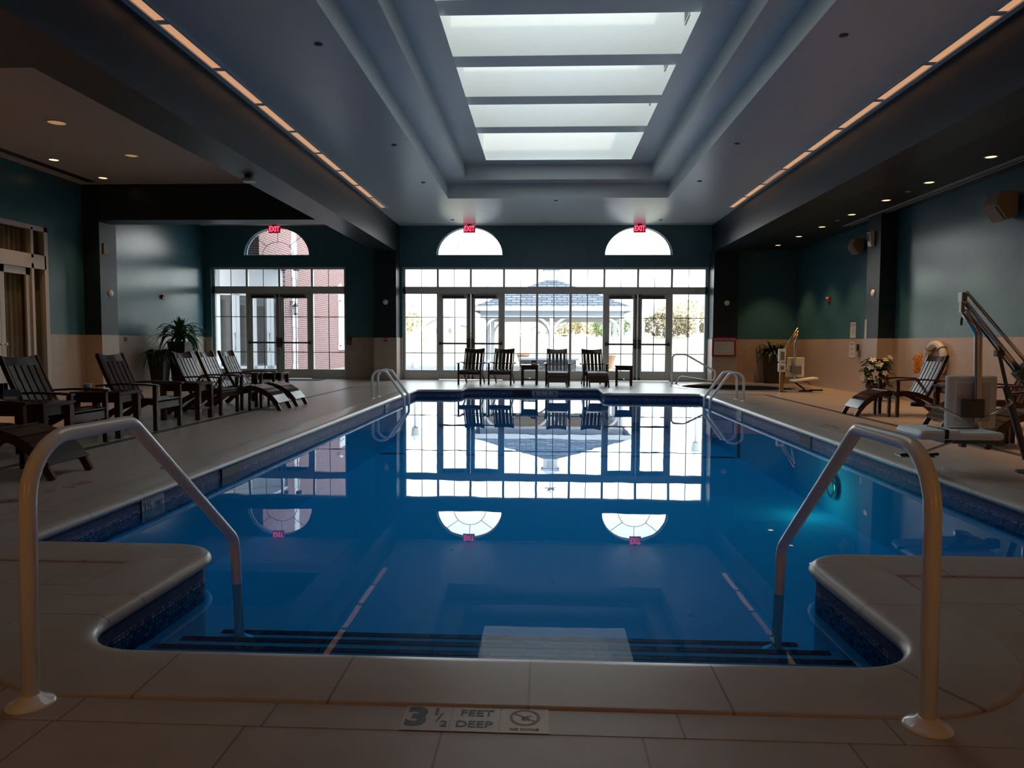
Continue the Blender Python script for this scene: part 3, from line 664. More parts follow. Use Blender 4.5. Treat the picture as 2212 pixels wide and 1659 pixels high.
# ------------------------------------------------------------------ wall things
def disc(label, loc, axis, sgn, r=.075):
    o = MB().lathe([(r * .98, 0), (r, .008 * sgn), (r * .9, .022 * sgn), (r * .5, .03 * sgn), (.004, .032 * sgn)], (0, 0, 0), 28, axis).build('wall_sensor', M['plastic'], None, smooth=True); o.location = loc
    tag(o, label, 'wall sensor', 'round white wall sensors')
disc('round white disc on the dark column left of the wide window wall', (-4.50, 20.50, 2.22), 'Y', -1)
disc('round white disc on the dark column above the caution sign', (5.05, 20.50, 2.22), 'Y', -1)
disc('round white disc on the left pilaster beside the deck chairs', (-9.63, 15.82, 2.14), 'X', 1, .08)
disc('round white disc on the right pilaster above the potted flowers', (6.78, 15.42, 2.15), 'X', -1, .08)
def box_speaker(label, loc, rz, s=1.0, m_='beigeplastic'):
    t = thing('wall_speaker', label, 'speaker', loc, rz, 'wedge wall speakers')
    v = [(0, -.16, .14), (0, .16, .14), (0, .16, -.14), (0, -.16, -.14), (-.20, -.15, .15), (-.20, .15, .15), (-.26, .15, -.02), (-.26, -.15, -.02), (-.12, .15, -.20), (-.12, -.15, -.20)]
    v = [tuple(c * s for c in p) for p in v]
    MB().add(v, [(0, 1, 2, 3), (0, 4, 5, 1), (4, 7, 6, 5), (7, 9, 8, 6), (9, 3, 2, 8), (0, 3, 9, 7, 4), (1, 5, 6, 8, 2)]).build('cabinet', M[m_], t, bevel=.02 * s)
    MB().cbox((.03 * s, 0, 0), (.07 * s, .06 * s, .06 * s)).build('bracket', M['darksteel'], t)
    v2 = [(-.258, .12, -.035), (-.258, -.12, -.035), (-.135, -.12, -.19), (-.135, .12, -.19)]
    MB().add([tuple(c * s for c in (p[0] - .006, p[1], p[2] - .004)) for p in v2], [(0, 1, 2, 3)]).build('grille', M['inkgrey'], t)
box_speaker('large beige wedge speaker high on the right teal wall', (XR - .06, 11.5, 3.22), 0, 1.25)
box_speaker('beige wedge speaker on the right wall just past the pilaster', (XR - .05, 16.75, 3.30), 0, 1.0)
t = thing('motion_sensor', 'white motion sensor with black window on the right pilaster', 'sensor', (6.78, 15.5, 3.28))
MB().add([(0, -.07, .16), (0, .07, .16), (0, .07, -.16), (0, -.07, -.16), (-.11, -.07, .13), (-.11, .07, .13), (-.08, .07, -.16), (-.08, -.07, -.16)], [(0, 1, 2, 3), (0, 4, 5, 1), (4, 7, 6, 5), (7, 3, 2, 6), (0, 3, 7, 4), (1, 5, 6, 2)]).build('housing', M['plastic'], t, bevel=.012)
MB().add([(-.1115, -.045, .10), (-.1115, .045, .10), (-.0985, .045, -.06), (-.0985, -.045, -.06)], [(0, 1, 2, 3)]).build('lens', M['black'], t)
t = thing('beam_speaker', 'small white box speaker under the left beam', 'speaker', (-4.62, 11.3, ZB))
MB().box((-.05, -.05, -.035), (.05, .05, 0)).build('mount', M['darksteel'], t); MB().box((-.09, -.10, -.085), (.09, .10, -.035)).build('cabinet', M['trimwhite'], t, bevel=.012)
tag(MB().box((XL + .37, 15.58, 2.98), (XL + .39, 15.78, 3.22)).build('wall_box', M['beigeplastic'], None, bevel=.005), 'beige square box high on the left pilaster', 'wall box')
tag(MB().box((XL + wt, 16.9, 1.08), (XL + wt + .015, 17.0, 1.18)).build('wall_outlet', M['darksteel'], None, bevel=.004), 'grey outlet cover in the left tiled wall behind the planters', 'outlet')
def strobe(label, loc, rz):
    t = thing('fire_strobe', label, 'fire alarm', loc, rz, 'red fire strobes')
    MB().box((-.045, -.075, -.06), (0, .075, .06)).build('housing', M['red'], t, bevel=.008)
    MB().box((-.075, -.03, .005), (-.045, .055, .05)).build('lens', M['plastic'], t, bevel=.01)
strobe('red fire alarm strobe on the lit teal wall at the left', (XL, 18.7, 2.24), PI)
strobe('red fire alarm strobe on the dark teal wall at the right', (XR, 18.6, 2.22), 0)
t = thing('fire_pull_station', 'red fire pull station on the tiled column left of the window wall', 'fire alarm', (-4.50, 20.488, 1.16))
MB().box((-.045, -.04, -.06), (.045, 0, .06)).build('housing', M['red'], t, bevel=.006); MB().add([(-.03, -.042, .03), (.03, -.042, .03), (0, -.042, -.01)], [(0, 1, 2)]).build('handle', M['signwhite'], t)
t = thing('access_sign', 'small black wheelchair access sign beside the left windows', 'sign', (-5.70, YF - wt, 1.12))
MB().box((-.075, -.008, -.11), (.075, 0, .11)).build('plate', M['ink'], t)
mb = MB(); a_ = [(.045 * math.cos(q * PI / 12) - .005, -.0095, -.035 + .045 * math.sin(q * PI / 12)) for q in range(9, 27)]
mb.tube(a_, .006, 6); mb.tube([(-.015, -.0095, .045), (-.012, -.0095, -.005), (.022, -.0095, -.008), (.04, -.0095, -.06), (.055, -.0095, -.058)], .006, 6); mb.lathe([(.013, 0), (.013, .002)], (-.017, -.0105, .068), 12, 'Y')
mb.build('symbol', M['signwhite'], t)
t = thing('caution_sign', 'red bordered caution sign for spa users on the tiled column', 'sign', (4.99, 20.488, 1.0))
MB().box((-.33, -.010, -.27), (.33, 0, .27)).build('plate', M['signred'], t, bevel=.004)
MB().box((-.275, -.0115, -.215), (.275, -.010, .155)).build('panel', M['signwhite'], t)
text('CAUTION SPA USERS', .066, M['signwhite'], t, (0, -.012, .21), (PI / 2, 0, 0), bold=.001)
for k, s_ in enumerate(('ELDERLY PERSONS, PREGNANT WOMEN, INFANTS AND', 'THOSE WITH HEALTH CONDITIONS', 'REQUIRING MEDICAL CARE SHOULD CONSULT WITH', 'A PHYSICIAN BEFORE ENTERING', 'UNSUPERVISED USE BY CHILDREN IS PROHIBITED', 'MAXIMUM 15 MINUTES', 'LONG EXPOSURE MAY RESULT IN NAUSEA')):
    text(s_, .021, M['inkgrey'], t, (-.25, -.0125, .115 - .047 * k), (PI / 2, 0, 0), align='LEFT')
def wall_sign(name, label, y, z, w_, h_, lines, x=XR, m_='signwhite'):
    t = thing(name, label, 'sign', (x, y, z)); MB().box((-.008, -w_ / 2, -h_ / 2), (0, w_ / 2, h_ / 2)).build('plate', M[m_], t)
    for s_, size, zz, mm in lines: text(s_, size, M[mm], t, (-.0095, 0, zz), (PI / 2, 0, -PI / 2))
    return t
XWS = XR - wt
wall_sign('rule_sign', 'white printed notice on the teal wall above the tile line', 17.15, 1.42, .30, .36, [('CONTAMINATION', .035, .13, 'ink'), ('REDUCTION', .035, .09, 'ink')] + [('THE FOLLOWING PERSONS SHALL NOT', .013, .04 - .028 * k, 'inkgrey') for k in range(6)], XR)
wall_sign('emergency_sign', 'white emergency notice on the tiles below another notice', 17.15, .97, .30, .36, [('EMERGENCY', .042, .13, 'ink'), ('CALL 911', .03, .05, 'ink'), ('USE PHONE', .03, .01, 'ink'), ('LOCATION', .022, -.07, 'inkred'), ('POOL DECK AREA', .018, -.11, 'inkgrey')], XWS)
t = thing('wall_phone', 'blue grey wall phone beside the emergency notice', 'phone', (XWS, 16.75, .96))
MB().box((-.04, -.05, -.15), (0, .05, .0)).build('body', M['inkgrey'], t, bevel=.01); MB().box((-.07, -.03, -.02), (-.02, .03, .14)).build('handset', M['ink'], t, bevel=.014)
t = thing('no_diving_sign', 'narrow white vertical sign with red lettering beside the right pilaster', 'sign', (6.78, 15.70, 1.42))
MB().box((-.010, -.05, -.20), (0, .045, .20)).build('plate', M['signwhite'], t)
for k, ch in enumerate('NO DIVING'.replace(' ', '')): text(ch, .045, M['inkred'], t, (-.0115, 0, .165 - .047 * k), (PI / 2, 0, -PI / 2))
# ring buoy on the right wall
t = thing('ring_buoy', 'white ring buoy hanging on the right tiled wall behind a deck chair', 'ring buoy', (XWS - .06, 13.45, .82))
MB().tube([(0, .29 * math.cos(2 * PI * k / 40), .29 * math.sin(2 * PI * k / 40)) for k in range(40)], .062, 14, closed=True).build('ring', M['signwhite'], t, smooth=True)
mb = MB()
for a in (.8, 2.4, 3.9, 5.5):
    c_ = Vector((0, .29 * math.cos(a), .29 * math.sin(a))); tg = Vector((0, -math.sin(a), math.cos(a))); rd = Vector((0, math.cos(a), math.sin(a)))
    mb.tube([c_ + (rd * math.cos(q * PI / 8) + Vector((1, 0, 0)) * math.sin(q * PI / 8)) * .066 for q in range(16)], .012, 6, closed=True)
mb.build('band', M['inkgrey'], t, smooth=True)
random.seed(5); mb = MB()
for k in range(16):
    y_ = random.uniform(-.05, .17); z_ = random.uniform(-.02, .1); pts = []
    for q in range(8): pts.append((-.10 + random.uniform(-.05, .02), y_ + .17 + random.uniform(-.04, .04), z_ - q * .045 + random.uniform(-.01, .01)))
    mb.tube(pts, .009, 5)
o = mb.build('throw_rope', M['orange'], None, smooth=True); o.location = (XWS - .06, 13.62, .85); tag(o, 'bundled orange throw rope hanging on the ring buoy', 'rope')

# ------------------------------------------------------------------ deck marks
def marker(name, label, x, y, w_, lines, z=.0, extra=None):
    t = thing(name, label, 'depth marker', (x, y, z)); MB().box((-w_ / 2, -w_ / 2, 0), (w_ / 2, w_ / 2, .003)).build('tile', M['tilepale'], t)
    for s_, size, px_, py_, mm, bo in lines: text(s_, size, M[mm], t, (px_, py_, .0034), (0, 0, 0), bold=bo)
    return t
marker('depth_tile', 'floor tile printed with 3 1/2 in dark blue', -.335, 2.055, .140, [('3', .135, -.03, 0, 'navyink', .006), ('1', .05, .025, .032, 'navyink', .002), ('2', .045, .053, -.034, 'navyink', .001), ('/', .07, .037, 0, 'navyink', 0)])
marker('feet_deep_tile', 'floor tile printed FEET DEEP in dark blue', -.193, 2.055, .140, [('FEET', .048, .002, .030, 'navyink', .0008), ('DEEP', .048, -.002, -.032, 'navyink', .0008)])
def nodiving(name, label, x, y, w_=.140, rz=0, tile=True, cap=True):
    t = thing(name, label, 'depth marker', (x, y, 0), rz)
    if tile: MB().box((-w_ / 2, -w_ / 2, 0), (w_ / 2, w_ / 2, .003)).build('tile', M['tilepale'], t)
    mb = MB(); n = 36; s_ = w_ / .14
    def ann(r0, r1, z):
        vs = [(r * s_ * math.cos(2 * PI * k / n), (r * math.sin(2 * PI * k / n) + .014) * s_, z) for r in (r0, r1) for k in range(n)]
        mb.add(vs, [(k, (k + 1) % n, n + (k + 1) % n, n + k) for k in range(n)])
    ann(.036, .045, .0034); R_ = Matrix.Rotation(-.62, 3, 'Z')
    mb.add([R_ @ Vector((a * s_, b * s_, 0)) + Vector((0, .014 * s_, .0036)) for a, b in ((-.038, -.0035), (.038, -.0035), (.038, .0035), (-.038, .0035))], [(0, 1, 2, 3)])
    mb.build('prohibition_ring', M['inkred'], t)
    fg = MB(); pl = [(-.004, -.02), (.004, -.012), (.012, -.018), (.016, -.014), (.006, -.002), (.012, .004), (.022, .008), (.022, .012), (.008, .010), (-.002, .004), (-.012, -.004)]
    fg.add([(a * s_, (b + .014) * s_, .0035) for a, b in pl], [tuple(range(len(pl)))]); fg.build('diver_figure', M['navyink'], t)
    if cap: text('NO DIVING', .016 * s_, M['navyink'], t, (0, -.052 * s_, .0034), (0, 0, 0), bold=.0003)
    return t
nodiving('no_diving_tile', 'floor tile with a red no diving symbol', -.049, 2.055)
nodiving('no_diving_mark', 'red no diving ring painted on the left deck near the steps', -3.62, 4.75, .20, PI / 2, False, False)
t = thing('depth_mark', 'red depth lettering painted on the left deck near the steps', 'depth marker', (-3.55, 5.15, 0), PI / 2)
text('3 1/2', .13, M['inkred'], t, (.2, 0, .001), (0, 0, 0)); text('FT', .10, M['inkgrey'], t, (-.05, .02, .001), (0, 0, 0))
for lb, y_ in (('faint depth lettering on the right deck near its middle', 9.85), ('faint depth lettering on the right deck beside the far ladder', 13.45)):
    t = thing('depth_mark', lb, 'depth marker', (3.80, y_, 0), -PI / 2); text('NO DIVING', .09, M['inkgrey'], t, (0, .05, .001), (0, 0, 0)); text('4 FT', .09, M['inkgrey'], t, (0, -.06, .001), (0, 0, 0))
def drain(label, x, y):
    t = thing('deck_drain', label, 'drain cover', (x, y, 0), 0, 'round drain covers')
    MB().lathe([(.11, 0), (.11, .004), (.10, .006), (.09, .004)], seg=28).build('rim', M['steel'], t); MB().lathe([(.09, .0), (.088, .003)], seg=28).build('lid', M['beigeplastic'], t)
drain('round skimmer lid in the left deck', -3.22, 6.15); drain('round skimmer lid in the right deck below the lift seat', 3.75, 7.3)
def wall_tiles(name, label, loc, rz, items):
    t = thing(name, label, 'depth marker', loc, rz)
    for k, (s_, size) in enumerate(items):
        MB().box((.006 + .155 * k, -.004, -.055), (.156 + .155 * k, .0, .082)).build('tile', M['tilewhite'], t)
        text(s_, size, M['ink'], t, (.08 + .155 * k, -.0055, .02), (PI / 2, 0, 0), bold=.002)
wall_tiles('waterline_depth_tile', 'white waterline tiles reading 3 1/2 FEET in the left pool wall', (-2.86 - .032, 5.05, -.135), PI / 2, [('3½', .10), ('FEET', .052)])
wall_tiles('waterline_depth_tile', 'white waterline tiles in the left pool wall by the far ladder', (-2.88 - .034, 13.2, -.135), PI / 2, [('4', .10), ('FEET', .052)])
wall_tiles('waterline_depth_tile', 'white waterline tiles in the right pool wall by the far ladder', (3.306 + .034, 12.7, -.135), -PI / 2, [('4', .10), ('FEET', .052)])
wall_tiles('waterline_depth_tile', 'white waterline tiles in the far pool wall below the chairs', (-.29, 17.452, -.135), 0, [('4', .10), ('½', .09), ('0', .08), ('FEET', .05)])
def skimmer(label, loc, rz, w_=.40):
    t = thing('skimmer_opening', label, 'skimmer', loc, rz, 'skimmer openings')
    MB().box((0, -.006, -.02), (w_, 0, .08)).build('mouth', M['black'], t); MB().box((-.012, -.009, -.03), (w_ + .012, -.006, -.018)).build('weir_frame', M['navyink'], t)
skimmer('dark skimmer opening in the left pool wall', (-2.893, 6.36, -.135), PI / 2)
skimmer('dark skimmer opening in the right pool wall', (3.24 + .036 + .040, 9.52, -.135), -PI / 2)
skimmer('dark skimmer opening in the far pool wall', (-.76, 17.453, -.135), 0, .46)

# ------------------------------------------------------------------ rails and ladders
def handrail(label, x0, ya, x1):
    t = thing('handrail', label, 'handrail', (0, 0, 0), 0, 'grab rails at the pool steps')
    dx = (x1 - x0) / 1.49
    P2 = [(0, 0.02), (.02, .80), (.58, .795), (1.49, .10), (1.53, -.42)]
    pts = fillet([(x0 + dx * a, ya + a, z) for a, z in P2], [.19, .11, .13], 8)
    MB().tube(pts, .0243, 20).build('rail', M['railwhite'], t, smooth=True)
    prof = [(.068, .0), (.068, .004), (.058, .010), (.036, .020), (.028, .030), (.0245, .032)]
    MB().lathe(prof, (x0, ya, 0), 32).build('flange', M['railwhite'], t, smooth=True)
    MB().lathe([(r, z - .438) for r, z in prof], (x1, ya + 1.53, 0), 32).build('flange', M['railwhite'], t, smooth=True)
handrail('pale curved handrail at the left side of the pool steps', -1.545, 2.075, -1.56)
handrail('pale curved handrail at the right side of the pool steps', 1.11, 2.085, 1.17)
def ladder(label, xd, xw, ya, yb):
    t = thing('pool_ladder', label, 'ladder', (0, 0, 0), 0, 'white pool ladders'); s = 1 if xw > xd else -1; Lh = abs(xw - xd)
    for y in (ya, yb):
        pts = fillet([(xd, y, .01), (xd, y, .56), (xd + s * .34, y, .535), (xw, y, .02), (xw, y, -.7)], [.17, .12, .10], 8)
        pts = fillet([(xd, y, .01), (xd, y, .58), (xd + s * .28, y, .52), (xw, y, .03), (xw, y, -.7)], [.16, .06, .10], 8)
        MB().tube(pts, .0255, 14).build('rail', M['railwhite'], t, smooth=True)
        MB().lathe([(.055, 0.0), (.055, .006), (.03, .014), (.022, .02)], (xd, y, 0), 20).build('flange', M['railwhite'], t, smooth=True)
    for z in (-.22, -.46): MB().box((xw - .04, ya, z - .012), (xw + .04, yb, z + .012)).build('step', M['plastic'], t, bevel=.006)
ladder('white pool ladder at the far left side of the pool', -3.32, -2.70, 13.9, 14.38)
ladder('white pool ladder at the far right side of the pool', 3.80, 3.17, 14.0, 14.5)
t = thing('spa_handrail', 'white looped handrail at the edge of the round spa', 'handrail', (0, 0, 0))
pts = fillet([(3.455, 19.8, 0), (3.455, 19.8, .80), (3.80, 19.76, .80), (4.50, 19.3, .36), (4.46, 19.25, .10), (3.64, 19.60, .21), (3.53, 19.70, .0)], [.11, .10, .12, .09, .09], 7)
MB().tube(pts, .024, 12).build('rail', M['railwhite'], t, smooth=True)
for x, y in ((3.455, 19.8), (3.53, 19.70)): MB().lathe([(.055, 0), (.055, .006), (.03, .014), (.022, .02)], (x, y, 0), 20).build('flange', M['darksteel'], t, smooth=True)

# ------------------------------------------------------------------ deck chairs, foot rests, side tables
AX = Vector((0, 1, 0))
def make_chair(label):
    t = thing('deck_chair', label, 'deck chair'); W = M['wood']
    railp = [(.0, .325), (-.15, .345), (-.30, .325), (-.44, .275), (-.58, .20), (-.72, .10), (-.84, .0)]
    for s in (-1, 1):
        MB().box((-.024, s * .29 - .022, 0), (.024, s * .29 + .022, .545)).build('leg', W, t, bevel=.004)
        MB().ribbon([(x, s * .245, z + .015 if i < 6 else z + .012) for i, (x, z) in enumerate(railp)], .032, .075, AX).build('side_rail', W, t, bevel=.003)
        MB().ribbon([(.045, s * .305, .556), (-.10, s * .31, .568), (-.35, s * .31, .572), (-.55, s * .30, .562), (-.73, s * .285, .545)], .068, .022, AX).build('armrest', W, t, bevel=.004)
    sl = MB(); path = [(-.01, .375), (-.08, .385), (-.15, .388), (-.22, .380), (-.29, .366), (-.36, .345), (-.42, .320)]
    for i, (x, z) in enumerate(path):
        a = math.atan2(path[max(i - 1, 0)][1] - path[min(i + 1, 6)][1], path[max(i - 1, 0)][0] - path[min(i + 1, 6)][0])
        sl.cbox((x, 0, z), (.058, .52, .018), Matrix.Rotation(-a, 3, 'Y'))
    sl.build('seat', W, t, bevel=.003)
    MB().cbox((0, 0, .305), (.026, .54, .085)).build('stretcher', W, t, bevel=.003)
    MB().cbox((-.60, 0, .540), (.03, .60, .025)).build('back_stretcher', W, t, bevel=.003)
    # back: stiles, five slats, curved head rail
    b0 = Vector((-.42, 0, .26)); b1 = Vector((-.735, 0, .93)); d = (b1 - b0).normalized(); L_ = (b1 - b0).length; ang = math.atan2(d.x, d.z)
    Rm = Matrix.Rotation(ang, 3, 'Y')
    def bow(q): return -.018 * math.sin(PI * q)      # slight bend of the back
    for s in (-1, 1):
        pts = [b0 + d * (L_ * q / 6) + Vector((bow(q / 6), s * .255, 0)) for q in range(7)]
        MB().ribbon(pts, .026, .05, AX).build('back_stile', W, t, bevel=.003)
    for k in range(5):
        y = -.194 + .097 * k; wd = (.068, .068, .080, .068, .068)[k]
        pts = [b0 + d * (L_ * (.06 + .80 * q / 6)) + Vector((bow(.06 + .8 * q / 6) + .012, y, 0)) for q in range(7)]
        MB().ribbon(pts, wd, .021, AX).build('back_slat', W, t, bevel=.002)
    hr = MB(); n = 10; vs = []; up = d; nn = Vector((d.z, 0, -d.x))
    for i in range(n + 1):
        q = i / n; y = -.268 + .536 * q; dip = .018 * (1 - (2 * q - 1) ** 2); back_ = -.03 * (1 - (2 * q - 1) ** 2)
        for (uu, vv) in ((-.115, -.011), (0.012 - dip, -.011), (0.012 - dip, .011), (-.115, .011)): vs.append(b1 + up * uu + nn * (vv + back_) + Vector((0, y, 0)))
    fs = [(0, 1, 2, 3), tuple(reversed(range(4 * n, 4 * n + 4)))] + [(i * 4 + k, i * 4 + (k + 1) % 4, i * 4 + 4 + (k + 1) % 4, i * 4 + 4 + k) for i in range(n) for k in range(4)]
    hr.add(vs, fs).build('head_rail', W, t, bevel=.003)
    return t
def make_foot(label):
    t = thing('foot_rest', label, 'foot rest'); W = M['wood']
    path = [(.04, .345), (.09, .352), (.16, .345), (.26, .312), (.36, .255), (.44, .185), (.51, .10), (.565, .0)]
    for s in (-1, 1):
        MB().ribbon([(x, s * .235, z) for x, z in path], .030, .062, AX).build('side_rail', W, t, bevel=.003)
        MB().box((.06, s * .235 - .022, 0), (.10, s * .235 + .022, .34)).build('leg', W, t, bevel=.003)
    sl = MB()
    def at(u):
        f = u * (len(path) - 1); i = min(int(f), len(path) - 2); q = f - i
        a, b = path[i], path[i + 1]; return (a[0] + (b[0] - a[0]) * q, a[1] + (b[1] - a[1]) * q), math.atan2(b[1] - a[1], b[0] - a[0])
    for k in range(9):
        (x, z), a = at(.03 + .098 * k); sl.cbox((x - math.sin(a) * .040, 0, z + math.cos(a) * .040), (.078, .50, .016), Matrix.Rotation(-a, 3, 'Y'))
    sl.build('slats', W, t, bevel=.002)
    return t
def make_table(label):
    t = thing('side_table', label, 'side table'); W = M['wood']
    mb = MB()
    for k in range(5): mb.cbox((-.232 + .116 * k, 0, .508), (.113, .47, .026))
    mb.cbox((0, 0, .49), (.54, .44, .012)); mb.build('tabletop', W, t, bevel=.003)
    for sx_ in (-1, 1):
        for sy in (-1, 1): MB().box((sx_ * .245 - .032, sy * .185 - .032, 0), (sx_ * .245 + .032, sy * .185 + .032, .485)).build('leg', W, t, bevel=.003)
    MB().box((-.24, -.175, .40), (.24, -.155, .485)).box((-.24, .155, .40), (.24, .175, .485)).box((-.235, -.16, .40), (-.215, .16, .485)).box((.215, -.16, .40), (.235, .16, .485)).build('apron', W, t)
    MB().box((-.22, -.012, .13), (.22, .012, .165)).box((-.257, -.18, .13), (-.233, .18, .165)).box((.233, -.18, .13), (.257, .18, .165)).build('stretcher', W, t, bevel=.003)
    return t
ch0 = make_chair('x'); ft0 = make_foot('x'); tb0 = make_table('x')
first = {'c': True, 'f': True, 't': True}
def put(kind, src, x, y, rz, label, group):
    if first[kind]:
        first[kind] = False; src.location = (x, y, 0); src.rotation_euler = (0, 0, rz); tag(src, label, None, group); return src
    return dup(src, (x, y, 0), rz, label, group)
GL, GF, GR = 'deck chairs along the left deck', 'deck chairs in front of the window wall', 'deck chairs along the right deck'
put('c', ch0, -4.74, 7.34, 0, 'dark wooden deck chair largest in the left row, between two side tables', GL)
put('c', ch0, -4.72, 8.90, 0, 'dark wooden deck chair in front of the planters, beside the table with the white cup', GL)
put('c', ch0, -4.77, 10.79, 0, 'dark wooden deck chair without foot rest, just past the middle left table', GL)
put('c', ch0, -4.78, 11.57, 0, 'dark wooden deck chair with the nearer of the two curved foot rests at the left', GL)
put('c', ch0, -4.78, 12.35, 0, 'dark wooden deck chair farthest in the left row, against the brick view', GL)
put('c', ch0, -4.45, 5.70, 0, 'dark wooden deck chair at the frame edge behind the left handrail', GL)
GFt = 'curved wooden foot rests'
put('f', ft0, -4.41, 5.72, 0, 'dark slatted foot rest seen through the left handrail', GFt)
put('f', ft0, -4.735, 11.52, 0, 'curved slatted foot rest at the left, nearer of the pair', GFt)
put('f', ft0, -4.735, 12.32, 0, 'curved slatted foot rest at the left, farther of the pair', GFt)
GT = 'square wooden side tables'
put('t', tb0, -4.82, 6.60, 0, 'dark wooden side table with the blue card, nearest at the left', GT)
put('t', tb0, -5.02, 8.12, 0, 'dark wooden side table holding the white cup', GT)
put('t', tb0, -5.03, 10.02, 0, 'bare dark side table in the middle of the left row', GT)
put('t', tb0, -5.08, 13.28, 0, 'dark side table at the far end of the left row by the glazed doors', GT)
put('c', ch0, -1.93, 18.72, -PI / 2 - .10, 'deck chair leftmost of the four before the window wall', GF)
put('c', ch0, -1.15, 18.80, -PI / 2 - .12, 'deck chair second from the left before the window wall, beside a table', GF)
put('c', ch0, .34, 18.48, -PI / 2 + .01, 'deck chair with foot rest before the middle window bays', GF)
put('c', ch0, 1.30, 18.52, -PI / 2 + .08, 'deck chair with foot rest, rightmost before the window wall', GF)
put('f', ft0, .34, 18.44, -PI / 2 + .01, 'foot rest seen end on before the middle bays', GFt)
put('f', ft0, 1.31, 18.48, -PI / 2 + .08, 'foot rest seen end on, rightmost before the window wall', GFt)
put('t', tb0, -.38, 19.05, PI / 2, 'side table with dark card between the chairs before the window wall', GT)
put('t', tb0, 2.07, 19.0, PI / 2 - .10, 'bare side table right of the chairs before the window wall', GT)
put('c', ch0, 5.33, 11.48, PI, 'brown deck chair facing the pool in front of the ring buoy', GR)
put('f', ft0, 5.31, 11.47, PI, 'curved brown foot rest beside the potted white flowers', GFt)
put('t', tb0, 5.98, 10.68, 0, 'side table half hidden behind the white lift seat', GT)
put('c', ch0, 5.72, 9.78, PI - .05, 'brown deck chair hidden behind the white lift seat', GR)
put('f', ft0, 5.70, 9.78, PI - .05, 'brown foot rest showing just left of the lift seat', GFt)
put('c', ch0, 5.24, 8.05, PI, 'brown deck chair at the right frame edge behind the lift pole', GR)
put('f', ft0, 5.22, 8.05, PI, 'brown foot rest nearest at the right, behind the lift seat', GFt)
# small things on the tables
def card(label, x, y, rz, m_, w_=.13, h_=.10):
    t = thing('table_card', label, 'table card', (x, y, .5215), rz, 'folded cards on tables')
    MB().add([(-w_ / 2, -.04, 0), (w_ / 2, -.04, 0), (w_ / 2, 0, h_), (-w_ / 2, 0, h_), (w_ / 2, .04, 0), (-w_ / 2, .04, 0), (-w_/2, -.037, 0), (w_/2, -.037, 0), (w_/2, 0, h_ - .004), (-w_/2, 0, h_ - .004), (w_/2, .037, 0), (-w_/2, .037, 0)], [(0, 1, 2, 3), (3, 2, 4, 5), (6, 9, 8, 7), (9, 11, 10, 8), (0, 6, 7, 1), (5, 4, 10, 11), (0, 3, 9, 6), (3, 5, 11, 9), (1, 7, 8, 2), (2, 8, 10, 4)]).build('card', m_, t)
    MB().add([(-w_ * .38, -.0345, .015), (w_ * .38, -.0345, .015), (w_ * .38, -.0345 + .0315 * .35, .05), (-w_ * .38, -.0345 + .0315 * .35, .05)], [(0, 1, 2, 3)]).build('print', M['signwhite'], t)
card('blue printed card standing on the nearest left side table', -4.98, 6.58, .1, M['cardblue'], .15, .115)
card('dark card standing on the table before the window wall', -.27, 19.0, .05, M['ink'], .14, .11)
t = thing('cup', 'white cup on the left side table in front of the second chair', 'cup', (-5.17, 8.0, .5215))
MB().lathe([(.032, 0), (.042, .085), (.044, .09), (.040, .09), (.030, .006)], seg=20).build('body', M['signwhite'], t, smooth=True)
MB().lathe([(.0395, .03), (.0425, .07)], seg=20).build('sleeve', M['cardblue'], t, smooth=True)

